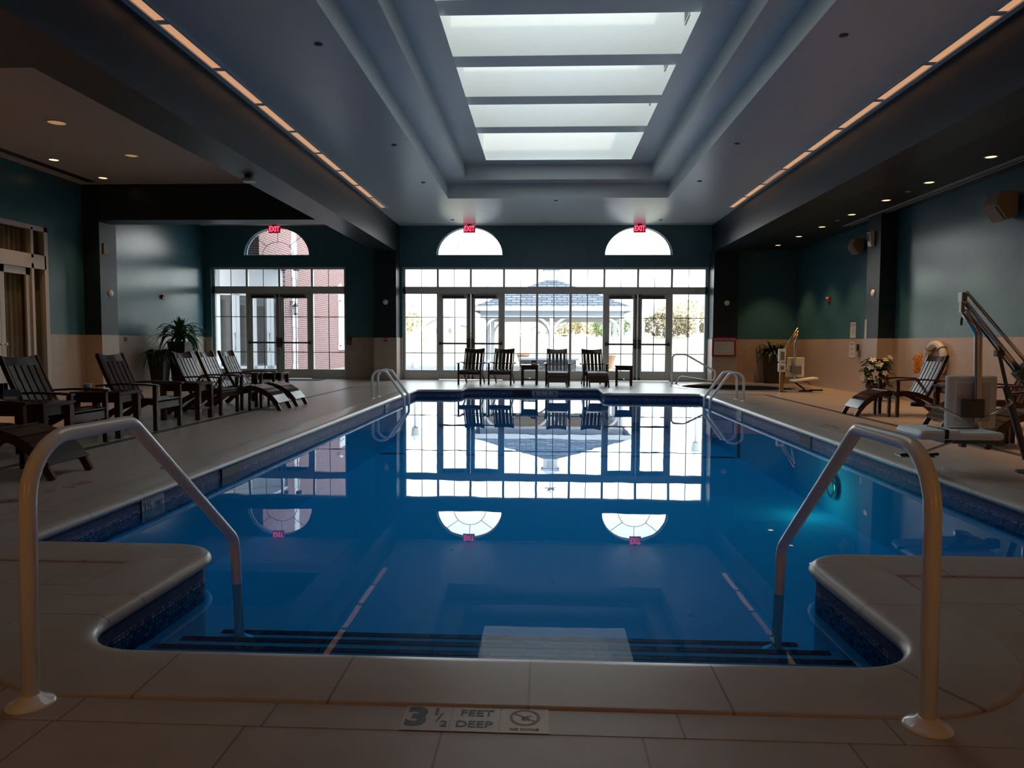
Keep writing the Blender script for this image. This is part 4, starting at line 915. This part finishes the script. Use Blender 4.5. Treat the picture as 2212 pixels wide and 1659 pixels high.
# ------------------------------------------------------------------ pool lifts
def near_lift():
    t = thing('pool_lift', 'large chrome pool lift with white seat at the right', 'pool lift', (0, 0, 0)); Y = 6.4; S = M['steel']
    MB().tube([(4.20, Y, 0), (4.20, Y, .95)], .045, 16).build('mast', S, t, smooth=True)
    MB().lathe([(.12, 0), (.12, .012), (.06, .02)], (4.20, Y, 0), 24).build('base_plate', M['darksteel'], t)
    MB().tube([(3.575, Y - .03, 1.548), (4.17, Y - .03, .87)], .014, 12).build('upper_bar', S, t, smooth=True)
    MB().tube([(3.60, Y + .02, 1.455), (4.17, Y + .02, .765)], .023, 12).build('lower_bar', S, t, smooth=True)
    MB().tube([(3.62, Y + .05, 1.405), (4.15, Y + .05, .745)], .008, 8).build('hydraulic_hose', M['black'], t, smooth=True)
    MB().box((4.05, Y - .045, .80), (4.14, Y + .045, .95), Matrix.Rotation(.8, 3, 'Y')).build('pivot_bracket', M['darksteel'], t, bevel=.008)
    MB().tube([(3.885, Y, 1.03), (3.965, Y, .72)], .015, 12).tube([(3.955, Y, .74), (4.15, Y, .12)], .028, 12).build('piston', M['darksteel'], t, smooth=True, autosm=True)
    MB().box((3.855, Y - .03, 1.00), (3.915, Y + .03, 1.055)).build('piston_bracket', M['darksteel'], t, bevel=.006)
    MB().box((3.54, Y - .035, 1.46), (3.585, Y + .035, 1.545)).box((3.545, Y - .02, 1.37), (3.575, Y + .02, 1.48)).build('head_bracket', M['steel'], t, bevel=.006)
    MB().tube([(3.56, Y, 1.40), (3.575, Y, 1.36), (3.60, Y, 1.35)], .012, 8).build('head_link', M['steel'], t, smooth=True)
    MB().tube([(3.548, Y - .03, 1.335), (3.545, Y - .03, 1.315), (3.545, Y - .03, 1.265)], [.005, .010, .009], 8).build('crank_grip', M['black'], t, smooth=True)
    hp = fillet([(3.585, Y, 1.385), (3.705, Y, 1.20), (3.735, Y, .285), (3.58, Y, .265)], [.12, .09], 8)
    MB().tube(hp, .031, 16).build('hanger_pole', M['steel'], t, smooth=True)
    MB().box((3.595, Y - .04, .475), (3.765, Y + .02, .635)).build('back_bracket', M['darksteel'], t, bevel=.008)
    MB().tube(fillet([(3.72, Y - .02, .40), (3.42, Y - .16, .525), (3.26, Y - .26, .59), (3.10, Y - .30, .605)], [.10, .05], 4), .012, 10).build('arm_bar', S, t, smooth=True)
    MB().tube([(3.12, Y - .30, .604), (3.015, Y - .31, .612)], .019, 10).build('arm_grip', M['black'], t, smooth=True)
    MB().tube(fillet([(3.72, Y - .02, .45), (3.86, Y - .06, .53), (3.935, Y - .12, .615), (3.90, Y - .14, .645)], [.05, .02], 4), .012, 10).build('arm_bar', S, t, smooth=True)
    MB().box((3.485, Y + .045, .375), (3.915, Y + .085, .832)).build('seat_back', M['plastic'], t, bevel=.018)
    MB().box((3.56, Y + .035, .43), (3.85, Y + .050, .775)).build('back_cushion', M['signwhite'], t, bevel=.006)
    MB().box((3.05, Y - .40, .325), (3.72, Y + .03, .392)).box((3.06, Y - .40, .35), (3.38, Y + .03, .408)).build('seat', M['plastic'], t, bevel=.026)
    MB().box((3.245, Y - .406, .335), (3.275, Y - .10, .412)).box((3.27, Y - .22, .400), (3.62, Y - .19, .409)).build('seat_belt', M['black'], t, bevel=.003)
    MB().box((3.30, Y - .30, .285), (3.75, Y - .02, .322)).box((3.46, Y - .26, .25), (3.50, Y - .20, .29)).box((3.74, Y - .24, .26), (3.82, Y - .16, .33)).build('seat_frame', M['darksteel'], t, bevel=.006)
    MB().tube([(3.36, Y - .30, .30), (3.06, Y - .50, .255)], .010, 8).box((2.80, Y - .62, .215), (3.06, Y - .50, .228)).build('foot_rest_frame', M['steel'], t, bevel=.004)
    MB().tube([(2.80, Y - .62, .236), (2.86, Y - .60, .236)], .012, 8).build('foot_rest_grip', M['black'], t); MB().tube([(3.02, Y - .60, .236), (3.10, Y - .58, .240)], .012, 8).build('foot_rest_grip', M['black'], t)
near_lift()
def far_lift():
    t = thing('spa_lift', 'smaller pool lift with white seat and control boxes beside the spa', 'pool lift', (0, 0, 0)); Y = 16.86; S = M['steel']
    brass = mat('brass_tinted_steel', (.45, .30, .14), .28, 1.0)
    MB().box((5.38, Y - .04, 0), (5.46, Y + .04, .95)).build('mast', brass, t, bevel=.006)
    MB().box((5.32, Y - .1, 0), (5.52, Y + .1, .012)).build('base_plate', M['darksteel'], t)
    for z0_, z1_, in ((.68, .98), (.46, .66)):
        MB().box((5.31, Y - .14, z0_), (5.47, Y - .04, z1_)).build('control_box', M['plastic'], t, bevel=.02)
        MB().box((5.345, Y - .146, z0_ + .05), (5.43, Y - .139, z1_ - .06)).build('control_panel', M['inkgrey'], t)
    MB().tube([(5.43, Y, .92), (5.76, Y, 1.46)], .02, 10).tube([(5.47, Y + .06, .88), (5.79, Y + .06, 1.40)], .02, 10).build('lift_arm', brass, t, smooth=True)
    MB().tube([(5.46, Y + .02, .15), (5.54, Y + .02, .85)], .018, 8).build('piston', M['darksteel'], t, smooth=True)
    MB().tube(fillet([(5.77, Y + .02, 1.38), (5.72, Y + .02, 1.10), (5.72, Y + .02, .22)], [.3], 6), .024, 12).build('hanger_pole', S, t, smooth=True)
    MB().box((5.53, Y + .10, .34), (5.97, Y + .14, .79)).build('seat_back', M['plastic'], t, bevel=.02)
    MB().box((5.64, Y - .03, .40), (5.86, Y + .10, .60)).build('back_bracket', M['inkgrey'], t, bevel=.006)
    MB().cbox((5.92, Y - .02, .29), (.55, .34, .05), Matrix.Rotation(-.12, 3, 'Y')).build('seat', M['plastic'], t, bevel=.02)
    MB().tube([(5.72, Y, .22), (5.90, Y, .10), (5.95, Y - .05, .03)], .02, 8).tube([(5.86, Y, .26), (6.03, Y, .22), (6.08, Y, .17)], .01, 6).box((5.80, Y - .08, .012), (6.10, Y + .02, .045)).box((6.05, Y - .05, .03), (6.34, Y, .065)).build('foot_rest_frame', M['black'], t, bevel=.004)
    MB().tube([(5.52, Y + .02, .50), (5.62, Y - .06, .42), (5.72, Y - .02, .38)], .010, 6).build('arm_bar', S, t, smooth=True)
far_lift()

# ------------------------------------------------------------------ plants
LEAF_X = [-9.0]      # local x of a wall the leaves must stay clear of
def leaf_strip(mb, base, az, L_, w_, rise, droop, n=8):
    pts = []; d = Vector((math.cos(az), math.sin(az), 0)); sd_ = Vector((-d.y, d.x, 0))
    for i in range(n + 1):
        q = i / n; pts.append(Vector(base) + d * (L_ * (q * (1 - .25 * droop * q))) + Vector((0, 0, rise * q - droop * L_ * q * q)))
    vs = []
    for i, p in enumerate(pts):
        q = i / n; ww = w_ * math.sin(PI * min(.97, .12 + .88 * q)) ** .8 * .5
        tri = [p - sd_ * ww + Vector((0, 0, ww * .35)), p, p + sd_ * ww + Vector((0, 0, ww * .35))]
        m_ = min(v.x for v in tri)
        if m_ < LEAF_X[0]:
            for v in tri: v.x += (LEAF_X[0] - m_) * .92; v.x = max(v.x, LEAF_X[0])
        vs += tri
    fs = []
    for i in range(n): fs += [(3 * i, 3 * i + 1, 3 * i + 4, 3 * i + 3), (3 * i + 1, 3 * i + 2, 3 * i + 5, 3 * i + 4)]
    mb.add(vs, fs)
def planter(name, label, x, y, h, w0, w1, m_):
    t = thing(name, label, 'potted plant', (x, y, 0)); LEAF_X[0] = XL + .03 - x if x < 0 else -9.0
    mb = MB(); a, b = w0 / 2, w1 / 2
    mb.add([(-a, -a, 0), (a, -a, 0), (a, a, 0), (-a, a, 0), (-b, -b, h), (b, -b, h), (b, b, h), (-b, b, h), (-b + .025, -b + .025, h), (b - .025, -b + .025, h), (b - .025, b - .025, h), (-b + .025, b - .025, h), (-b + .03, -b + .03, h - .06), (b - .03, -b + .03, h - .06), (b - .03, b - .03, h - .06), (-b + .03, b - .03, h - .06)],
           [(0, 3, 2, 1)] + [(i, (i + 1) % 4, 4 + (i + 1) % 4, 4 + i) for i in range(4)] + [(4 + i, 4 + (i + 1) % 4, 8 + (i + 1) % 4, 8 + i) for i in range(4)] + [(8 + i, 8 + (i + 1) % 4, 12 + (i + 1) % 4, 12 + i) for i in range(4)] + [(12, 13, 14, 15)])
    mb.build('pot', m_, t, bevel=.006); return t
random.seed(11)
t = planter('potted_dracaena', 'tall dark square planter with long arching leaves before the lit left wall', -9.30, 18.22, 1.08, .30, .46, M['darkpot'])
MB().tube([(0, 0, 1.0), (.02, 0, 1.35)], .022, 8).tube([(-.06, .05, 1.0), (-.10, .06, 1.2)], .018, 8).build('stem', M['bark'], t)
mb = MB(); ml = MB()
for k in range(64):
    az = 2.399 * k + random.uniform(-.2, .2); h_ = random.choice((1.12, 1.18, 1.3, 1.38)); LL = random.uniform(.52, .98)
    leaf_strip(mb, (random.uniform(-.06, .06), random.uniform(-.06, .06), h_), az, LL, .085, random.uniform(.30, .70), random.uniform(.5, 1.15))
for k in range(9): leaf_strip(ml, (.01, 0, 1.35), k * .7, random.uniform(.06, .22), .07, random.uniform(.3, .42), .1)
mb.build('foliage', M['leaf'], t, smooth=True); ml.build('new_leaves', M['leaflight'], t, smooth=True)
t = planter('potted_plant', 'light grey faced tall planter behind the arching plant', -9.52, 19.0, 1.06, .30, .40, M['greypot'])
mb = MB()
for k in range(40): leaf_strip(mb, (random.uniform(-.1, .1), random.uniform(-.1, .1), 1.03), 2.4 * k, random.uniform(.2, .42), .09, random.uniform(.0, .22), random.uniform(.4, 1.6))
mb.build('foliage', M['leafdark'], t, smooth=True)
t = planter('potted_fern', 'lower black tapered planter with dark drooping foliage at the left', -9.58, 17.72, .78, .28, .42, M['darkpot'])
mb = MB()
for k in range(70): leaf_strip(mb, (random.uniform(-.08, .08), random.uniform(-.08, .08), .76), 2.4 * k, random.uniform(.32, .60), .07, random.uniform(.15, .45), random.uniform(.6, 1.3))
mb.build('foliage', M['leafdark'], t, smooth=True)
t = planter('potted_palm', 'dark planter with shadowed fronds in the far right corner', 6.36, 20.55, .82, .34, .46, M['darkpot'])
mb = MB()
for k in range(80): leaf_strip(mb, (random.uniform(-.08, .08), random.uniform(-.08, .08), .8), 2.4 * k, random.uniform(.40, .66), .075, random.uniform(.3, .72), random.uniform(.6, 1.2))
mb.build('foliage', M['leafdark'], t, smooth=True)
# potted flowers
LEAF_X[0] = -9.0
t = thing('potted_flowers', 'black pot of big white blossoms in front of the right pilaster', 'potted plant', (6.46, 14.45, 0))
MB().lathe([(.12, 0), (.17, .26), (.185, .30), (.19, .32), (.17, .32), (.155, .27)], seg=28).build('pot', M['darkpot'], t, smooth=True, autosm=True)
mb = MB(); random.seed(4)
for k in range(7):
    a = k * .9; mb.tube([(.03 * math.cos(a), .03 * math.sin(a), .25), (.12 * math.cos(a), .12 * math.sin(a), .5), (.2 * math.cos(a), .2 * math.sin(a), .72)], .006, 5)
mb.build('stems', M['bark'], t)
mb = MB()
for k in range(170):
    a = random.uniform(0, 2 * PI); r = random.uniform(.02, .27); z = random.uniform(.30, .80)
    leaf_strip(mb, (r * math.cos(a) * .8, r * math.sin(a) * .8, z), a + random.uniform(-.8, .8), random.uniform(.11, .19), .085, random.uniform(-.02, .06), random.uniform(.1, .8), 5)
mb.build('foliage', M['leafdark'], t, smooth=True)
def blossom(parent, c, n, size):
    n = Vector(n).normalized(); u = n.orthogonal().normalized(); v = n.cross(u); mb = MB(); r0 = random.uniform(0, 6)
    for k in range(5):
        a = r0 + k * 2 * PI / 5; d = u * math.cos(a) + v * math.sin(a); s_ = u * -math.sin(a) + v * math.cos(a); c_ = Vector(c)
        pts = [c_, c_ + d * size * .45 + s_ * size * .34 + n * size * .12, c_ + d * size * .95 + s_ * size * .22 + n * size * .05, c_ + d * size * 1.02 - s_ * size * .18 + n * size * .05, c_ + d * size * .45 - s_ * size * .34 + n * size * .12]
        mb.add(pts, [(0, 1, 2), (0, 2, 3), (0, 3, 4)])
    o = mb.build('blossom', M['petal'], parent)
    MB().lathe([(.004, 0), (.010, .006), (.003, .012)], tuple(Vector(c) + n * .004), 8).build('blossom_heart', M['orange'], o)
for c_, n_ in (((-.20, -.20, .66), (-.6, -1, .3)), ((-.05, -.24, .72), (-.1, -1, .5)), ((.10, -.16, .80), (.1, -.8, .6)), ((.05, -.26, .55), (0, -1, .2)), ((-.30, -.10, .45), (-1, -.6, .1)), ((-.04, -.28, .40), (-.1, -1, .1)), ((.20, -.18, .42), (.5, -1, 0)), ((-.12, -.24, .54), (-.3, -1, .1)), ((.22, -.08, .85), (.3, -.6, .6)), ((-.16, -.2, .80), (-.3, -.7, .8))):
    blossom(t, c_, n_, random.uniform(.058, .078))

# ------------------------------------------------------------------ outside
struct('ground_paving', MB().box((-14, YF + .3, -.10), (14, 34.5, -.03)), M['pave'])
prf = [(34.5, -.05), (45, .25), (60, 1.6), (150, 1.9)]
struct('lawn', MB().add([(x, y, z) for y, z in prf for x in (-120, 120)], [(2 * i, 2 * i + 1, 2 * i + 3, 2 * i + 2) for i in range(3)]).box((-120, YF + .3, -.12), (-14, 34.5, -.05)).box((14, YF + .3, -.12), (120, 34.5, -.05)), M['lawn'])
# pavilion
def pavilion():
    cx, cy, h = .30, 32.9, 3.05
    t = thing('pavilion', 'white pavilion with grey shingled hip roof and cupola beyond the windows', 'pavilion', (cx, cy, 0))
    ez, ap = 2.56, 4.0; e = 3.25
    v = [(-e, -e, ez), (e, -e, ez), (e, e, ez), (-e, e, ez), (0, 0, ap)]
    MB().add(v, [(0, 1, 4), (2, 3, 4)]).build('roof', M['shingle'], t); MB().add(v, [(1, 2, 4), (3, 0, 4)]).build('roof', M['shingley'], t)
    f = MB()
    for s in (-1, 1): f.box((-e, s * e - .03, ez - .17), (e, s * e + .03, ez + .01)); f.box((s * e - .03, -e, ez - .17), (s * e + .03, e, ez + .01))
    f.build('fascia', M['outwhite'], t)
    b = MB()
    for s in (-1, 1): b.box((-2.95, s * 2.85 - .10, ez - .46), (2.95, s * 2.85 + .10, ez - .15)); b.box((s * 2.85 - .10, -2.75, ez - .459), (s * 2.85 + .10, 2.75, ez - .151))
    b.build('beam', M['outwhite'], t)
    MB().box((-2.8, -2.8, ez - .16), (2.8, 2.8, ez - .14)).build('ceiling_boards', M['outcream'], t)
    for (x, y) in ((-2.85, -2.85), (-.0, -2.85), (2.85, -2.85), (-2.85, 0), (2.85, 0), (-2.85, 2.85), (0, 2.85), (2.85, 2.85)):
        c_ = MB().box((x - .09, y - .09, 0), (x + .09, y + .09, ez - .4)).box((x - .13, y - .13, -.03), (x + .13, y + .13, .25))
        c_.build('post', M['outwhite'], t)
        for s in (-1, 1):
            if abs(x + s) < 2.9 and abs(y) > 2:
                pts = [(x + s * (.05 + .75 * (1 - math.cos(q * PI / 12))), y, ez - 1.15 + .75 * math.sin(q * PI / 12)) for q in range(7)]
                MB().ribbon(pts, .10, .10, AX).build('brace', M['outwhite'], t)
    MB().box((-.32, -.32, 3.75), (.32, .32, 4.35)).box((-.40, -.40, 4.33), (.40, .40, 4.40)).build('cupola', M['outwhite'], t)
    MB().add([(-.42, -.42, 4.40), (.42, -.42, 4.40), (.42, .42, 4.40), (-.42, .42, 4.40), (-.12, -.12, 4.62), (.12, -.12, 4.62), (.12, .12, 4.62), (-.12, .12, 4.62), (0, 0, 4.92)], [(0, 1, 5, 4), (1, 2, 6, 5), (2, 3, 7, 6), (3, 0, 4, 7), (4, 5, 8), (5, 6, 8), (6, 7, 8), (7, 4, 8)]).build('cupola_roof', M['housegrey'], t)
    MB().box((-.15, -.325, 3.95), (.15, -.32, 4.25)).build('cupola_louver', M['housegrey'], t)
    MB().tube([(0, 0, 4.9), (0, 0, 5.45)], .015, 6).box((-.25, -.01, 5.22), (.25, .01, 5.25)).add([(-.1, 0, 5.26), (.16, 0, 5.26), (.2, 0, 5.38), (.05, 0, 5.32), (-.12, 0, 5.40)], [(0, 1, 2, 3, 4)]).build('weathervane', M['darksteel'], t)
pavilion()
t = thing('fire_pit', 'low grey ledge stone fire pit on the paving outside', 'fire pit', (.15, 27.0, 0))
MB().box((-1.0, -.6, -.03), (1.0, .6, .46)).build('wall', M['stone'], t); MB().box((-1.08, -.68, .46), (1.08, .68, .54)).build('cap', M['housegrey'], t, bevel=.01)
for lb, x, y in (('tan clay urn outside behind the table with the dark card', -.85, 29.2), ('tan clay urn outside behind the right exit doors', 2.55, 28.6)):
    t = thing('garden_urn', lb, 'garden urn', (x, y, -.03)); MB().lathe([(.17, 0), (.19, .05), (.13, .12), (.17, .35), (.23, .58), (.27, .62), (.27, .67), (.22, .67), (.18, .55)], seg=20).build('body', M['terracotta'], t, smooth=True, autosm=True)
def lamp_post(lb, x, y, h=3.0):
    t = thing('lamp_post', lb, 'lamp post', (x, y, -.03))
    MB().lathe([(.14, 0), (.14, .25), (.06, .35), (.05, h)], seg=14).build('pole', M['outwhite'], t, smooth=True, autosm=True)
    MB().lathe([(.06, h), (.14, h + .04), (.17, h + .38), (.06, h + .44)], seg=14).build('lantern', M['plastic'], t, smooth=True, autosm=True); MB().lathe([(.19, h + .38), (.10, h + .5), (.02, h + .62)], seg=14).build('lantern_cap', M['outwhite'], t)
lamp_post('white lamp post outside the leftmost bay of the window wall', -5.55, 31.0, 2.3); lamp_post('white lamp post outside behind the far right door', 4.35, 33.0, 1.6); lamp_post('thick white post outside the rightmost bay', 6.55, 31.5, 2.9)
# brick building wing seen through the left windows
bw = thing('brick_building', 'red brick wing with pale quoin band and white window beyond the left doors', 'building', (-8.5, 23.6, 0))
MB().box((-.35, 0, -.1), (0, 16, 6.5)).box((-.35, -2.15, 3.5), (0, 0, 6.5)).build('wall', M['brick'], bw)
MB().box((-2.0, -2.2, 3.43), (0, 0.0, 3.5)).build('soffit', M['outwhite'], bw)
q = MB()
for k in range(16): q.box((-.02, .62 - (.0 if k % 2 else .04), -.05 + .41 * k), (.035, 1.02 + (.0 if k % 2 else .05), .345 + .41 * k))
q.build('quoin_band', M['outwhite'], bw)
wn = MB().box((.0, 6.1, .75), (.05, 8.2, .95)).box((.0, 6.1, 2.75), (.05, 8.2, 3.05)).box((0, 6.15, .9), (.05, 6.35, 2.8)).box((0, 7.95, .9), (.05, 8.15, 2.8)).box((0, 7.1, .9), (.05, 7.2, 2.8)).box((0, 6.3, 1.78), (.05, 8.0, 1.86))
wn = wn.build('window', M['outwhite'], bw); MB().box((.0, 6.3, .9), (.02, 8.0, 2.8)).build('pane', mat('reflecting_window', (.45, .55, .68), .1), wn)
wl = thing('wall_lantern', 'black wall lantern beside the quoin band outside the left door', 'lantern', (-8.5, 24.1, 2.15))
MB().tube([(0, 0, .25), (.12, 0, .30), (.16, 0, .22)], .012, 6).box((-.0, -.05, .15), (.02, .05, .30)).build('bracket', M['black'], wl)
MB().lathe([(.02, .22), (.11, .12), (.09, .12), (.09, .11)], (.16, 0, 0), 6).lathe([(.07, -.14), (.08, -.12), (.02, -.17)], (.16, 0, 0), 6).build('cap', M['black'], wl)
MB().lathe([(.065, -.12), (.085, .11)], (.16, 0, 0), 6).build('glass', M['plastic'], wl)
cm = thing('security_camera', 'white security camera on the brick wall outside', 'camera', (-8.5, 29.6, 3.35)); MB().box((0, -.03, -.03), (.12, .03, .03)).build('bracket', M['outwhite'], cm); MB().tube([(.1, -.16, -.04), (.1, .12, .06)], .06, 12).build('housing', M['outwhite'], cm, smooth=True)
st = thing('storefront', 'white framed glazed storefront set at an angle outside the left doors', 'storefront', (-10.45, 22.45, 0), -math.radians(57))
MB().box((-.3, -.6, 0), (0, .16, 3.42)).build('wall', M['brick'], st)
f = MB().box((-.05, .16, 0), (.06, .26, 3.4)).box((-.05, .16, 2.55), (.06, 2.25, 3.42)).box((-.05, .16, -.03), (.06, 2.25, .30))
for y in (.62, .72, 1.14, 1.24, 1.68, 1.78, 2.13): f.box((-.05, y, 0), (.06, y + .12, 2.6))
f.build('frame', M['outwhite'], st); MB().box((-.02, .2, .2), (.0, 2.2, 2.6)).build('pane', mat('storefront_glass', (.13, .12, .12), .03, spec=1.0), st)
h = MB()
for y in (.68, 1.74): h.tube([(.06, y, .8), (.13, y, .8), (.13, y, 1.35), (.06, y, 1.35)], .014, 6)
h.build('handle', M['darksteel'], st)
for lb, x in (('round dark floodlight hanging in the transom, left of the pair', -7.92), ('round dark floodlight hanging in the transom, right of the pair', -7.50)):
    fl = thing('floodlight', lb, 'floodlight', (x, YF + .75, 3.42), 0, 'outdoor floodlights above the left doors'); MB().lathe([(.05, .08), (.085, .0), (.10, -.10), (.09, -.13)], (0, 0, -.06), 16).build('head', M['black'], fl, smooth=True, autosm=True)
    MB().box((-.02, -.56, .0), (.02, .02, .04)).build('arm', M['black'], fl)
tag(MB().box((-8.46, 24.7, -.03), (-7.3, 39, .03)).build('gravel_bed', M['pebble'], None), 'grey pebble bed along the foot of the brick wall', 'gravel', kind='stuff')
# distant houses, fence, bushes, trees
def house(lb, x, y, w_, h_, r_, m_):
    t = thing('house', lb, 'house', (x, y, 1.6)); MB().box((-w_ / 2, -3, 0), (w_ / 2, 3, h_)).add([(-w_ / 2, -3.0, h_), (w_ / 2, -3.0, h_), (0, -3.0, h_ + r_)], [(0, 1, 2)]).build('wall', m_, t)
    MB().add([(-w_ / 2 - .3, -3.2, h_ - .1), (0, -3.2, h_ + r_), (0, 3.2, h_ + r_), (-w_ / 2 - .3, 3.2, h_ - .1), (w_ / 2 + .3, -3.2, h_ - .1), (w_ / 2 + .3, 3.2, h_ - .1)], [(0, 1, 2, 3), (1, 4, 5, 2)]).build('roof', M['housegrey'], t)
    for s in (-.25, .12): MB().box((w_ * s, -3.03, h_ * .35), (w_ * s + .35, -3.0, h_ * .35 + .5)).build('window', M['inkgrey'], t)
house('small grey gabled house seen through the left exit door', -10.9, 82, 3.6, 1.4, 1.1, M['housegrey']); house('small white gabled house far beyond the pavilion', -.2, 95, 2.6, 1.2, .9, M['outwhite'])
random.seed(21)
def bush(name, lb, x, y, w_, h_, m_, nleaf=420, trunk=0.0, cat='bush', grp='trees and bushes beyond the lawn'):
    t = thing(name, lb, cat, (x, y, 1.55), 0, grp); mb = MB()
    for k in range(nleaf):
        a = random.uniform(0, 2 * PI); b = math.acos(random.uniform(-1, 1)); r = random.uniform(.5, 1.0) ** .5
        c_ = Vector((math.cos(a) * math.sin(b) * w_ / 2 * r, math.sin(a) * math.sin(b) * w_ / 2 * r, trunk + h_ / 2 + math.cos(b) * h_ / 2 * r))
        s_ = random.uniform(.022, .045) * (w_ + h_) / 2; u = Vector((random.gauss(0, 1), random.gauss(0, 1), random.gauss(0, 1))).normalized(); v = u.orthogonal().normalized()
        mb.add([c_ - u * s_ - v * s_ * .4, c_ + u * s_ * .3 - v * s_, c_ + u * s_ + v * s_ * .3, c_ - u * s_ * .2 + v * s_ * .9], [(0, 1, 2, 3)])
    mb.build('foliage', m_, t); MB().tube([(0, 0, 0), (0, 0, trunk + h_ * .5)], .05 * h_, 7).build('trunk', M['bark'], t)
bush('bush', 'green leafy bush seen under the pavilion roof, right of the centre post', 5.6, 62, 3.4, 1.9, M['bushgreen'], 900)
bush('bush', 'yellow brown bush just right of the pavilion centre post', 1.7, 62, 3.2, 1.7, M['bush'], 900)
bush('bush', 'rounded brown bush seen through the far right door', 9.9, 60, 4.2, 2.0, M['bushdark'], 1100)
bush('bush', 'wide brown bush seen through the rightmost bay', 14.8, 60, 4.8, 1.9, M['bushdark'], 1100)
bush('tree', 'pale brown tree left of the small grey house', -19.5, 92, 8, 3.6, M['bushpale'], 1100, .4, 'tree')
bush('tree', 'pale brown tree beyond the pavilion, left of centre', 7.5, 105, 8, 3.8, M['bushpale'], 1100, .6, 'tree')
bush('tree', 'pale brown tree behind the right doors', 17.5, 90, 9, 4.4, M['bushpale'], 1200, .6, 'tree')
bush('tree', 'green pointed tree beyond the rightmost bay', 20.6, 84, 3.0, 4.8, M['bushgreen'], 600, .8, 'tree')
fc = MB()
for k in range(13): fc.box((-16 + 1.5 * k - .05, 44.95, 0), (-16 + 1.5 * k + .05, 45.05, 1.15))
t = thing('rail_fence', 'thin low rail fence across the lawn beyond the paving', 'fence', (0, 5, .68)); fc.build('post', M['outcream'], t); MB().box((-16, 44.97, .95), (2, 45.03, 1.03)).box((-16, 44.97, .5), (2, 45.03, .58)).build('rail', M['outcream'], t)
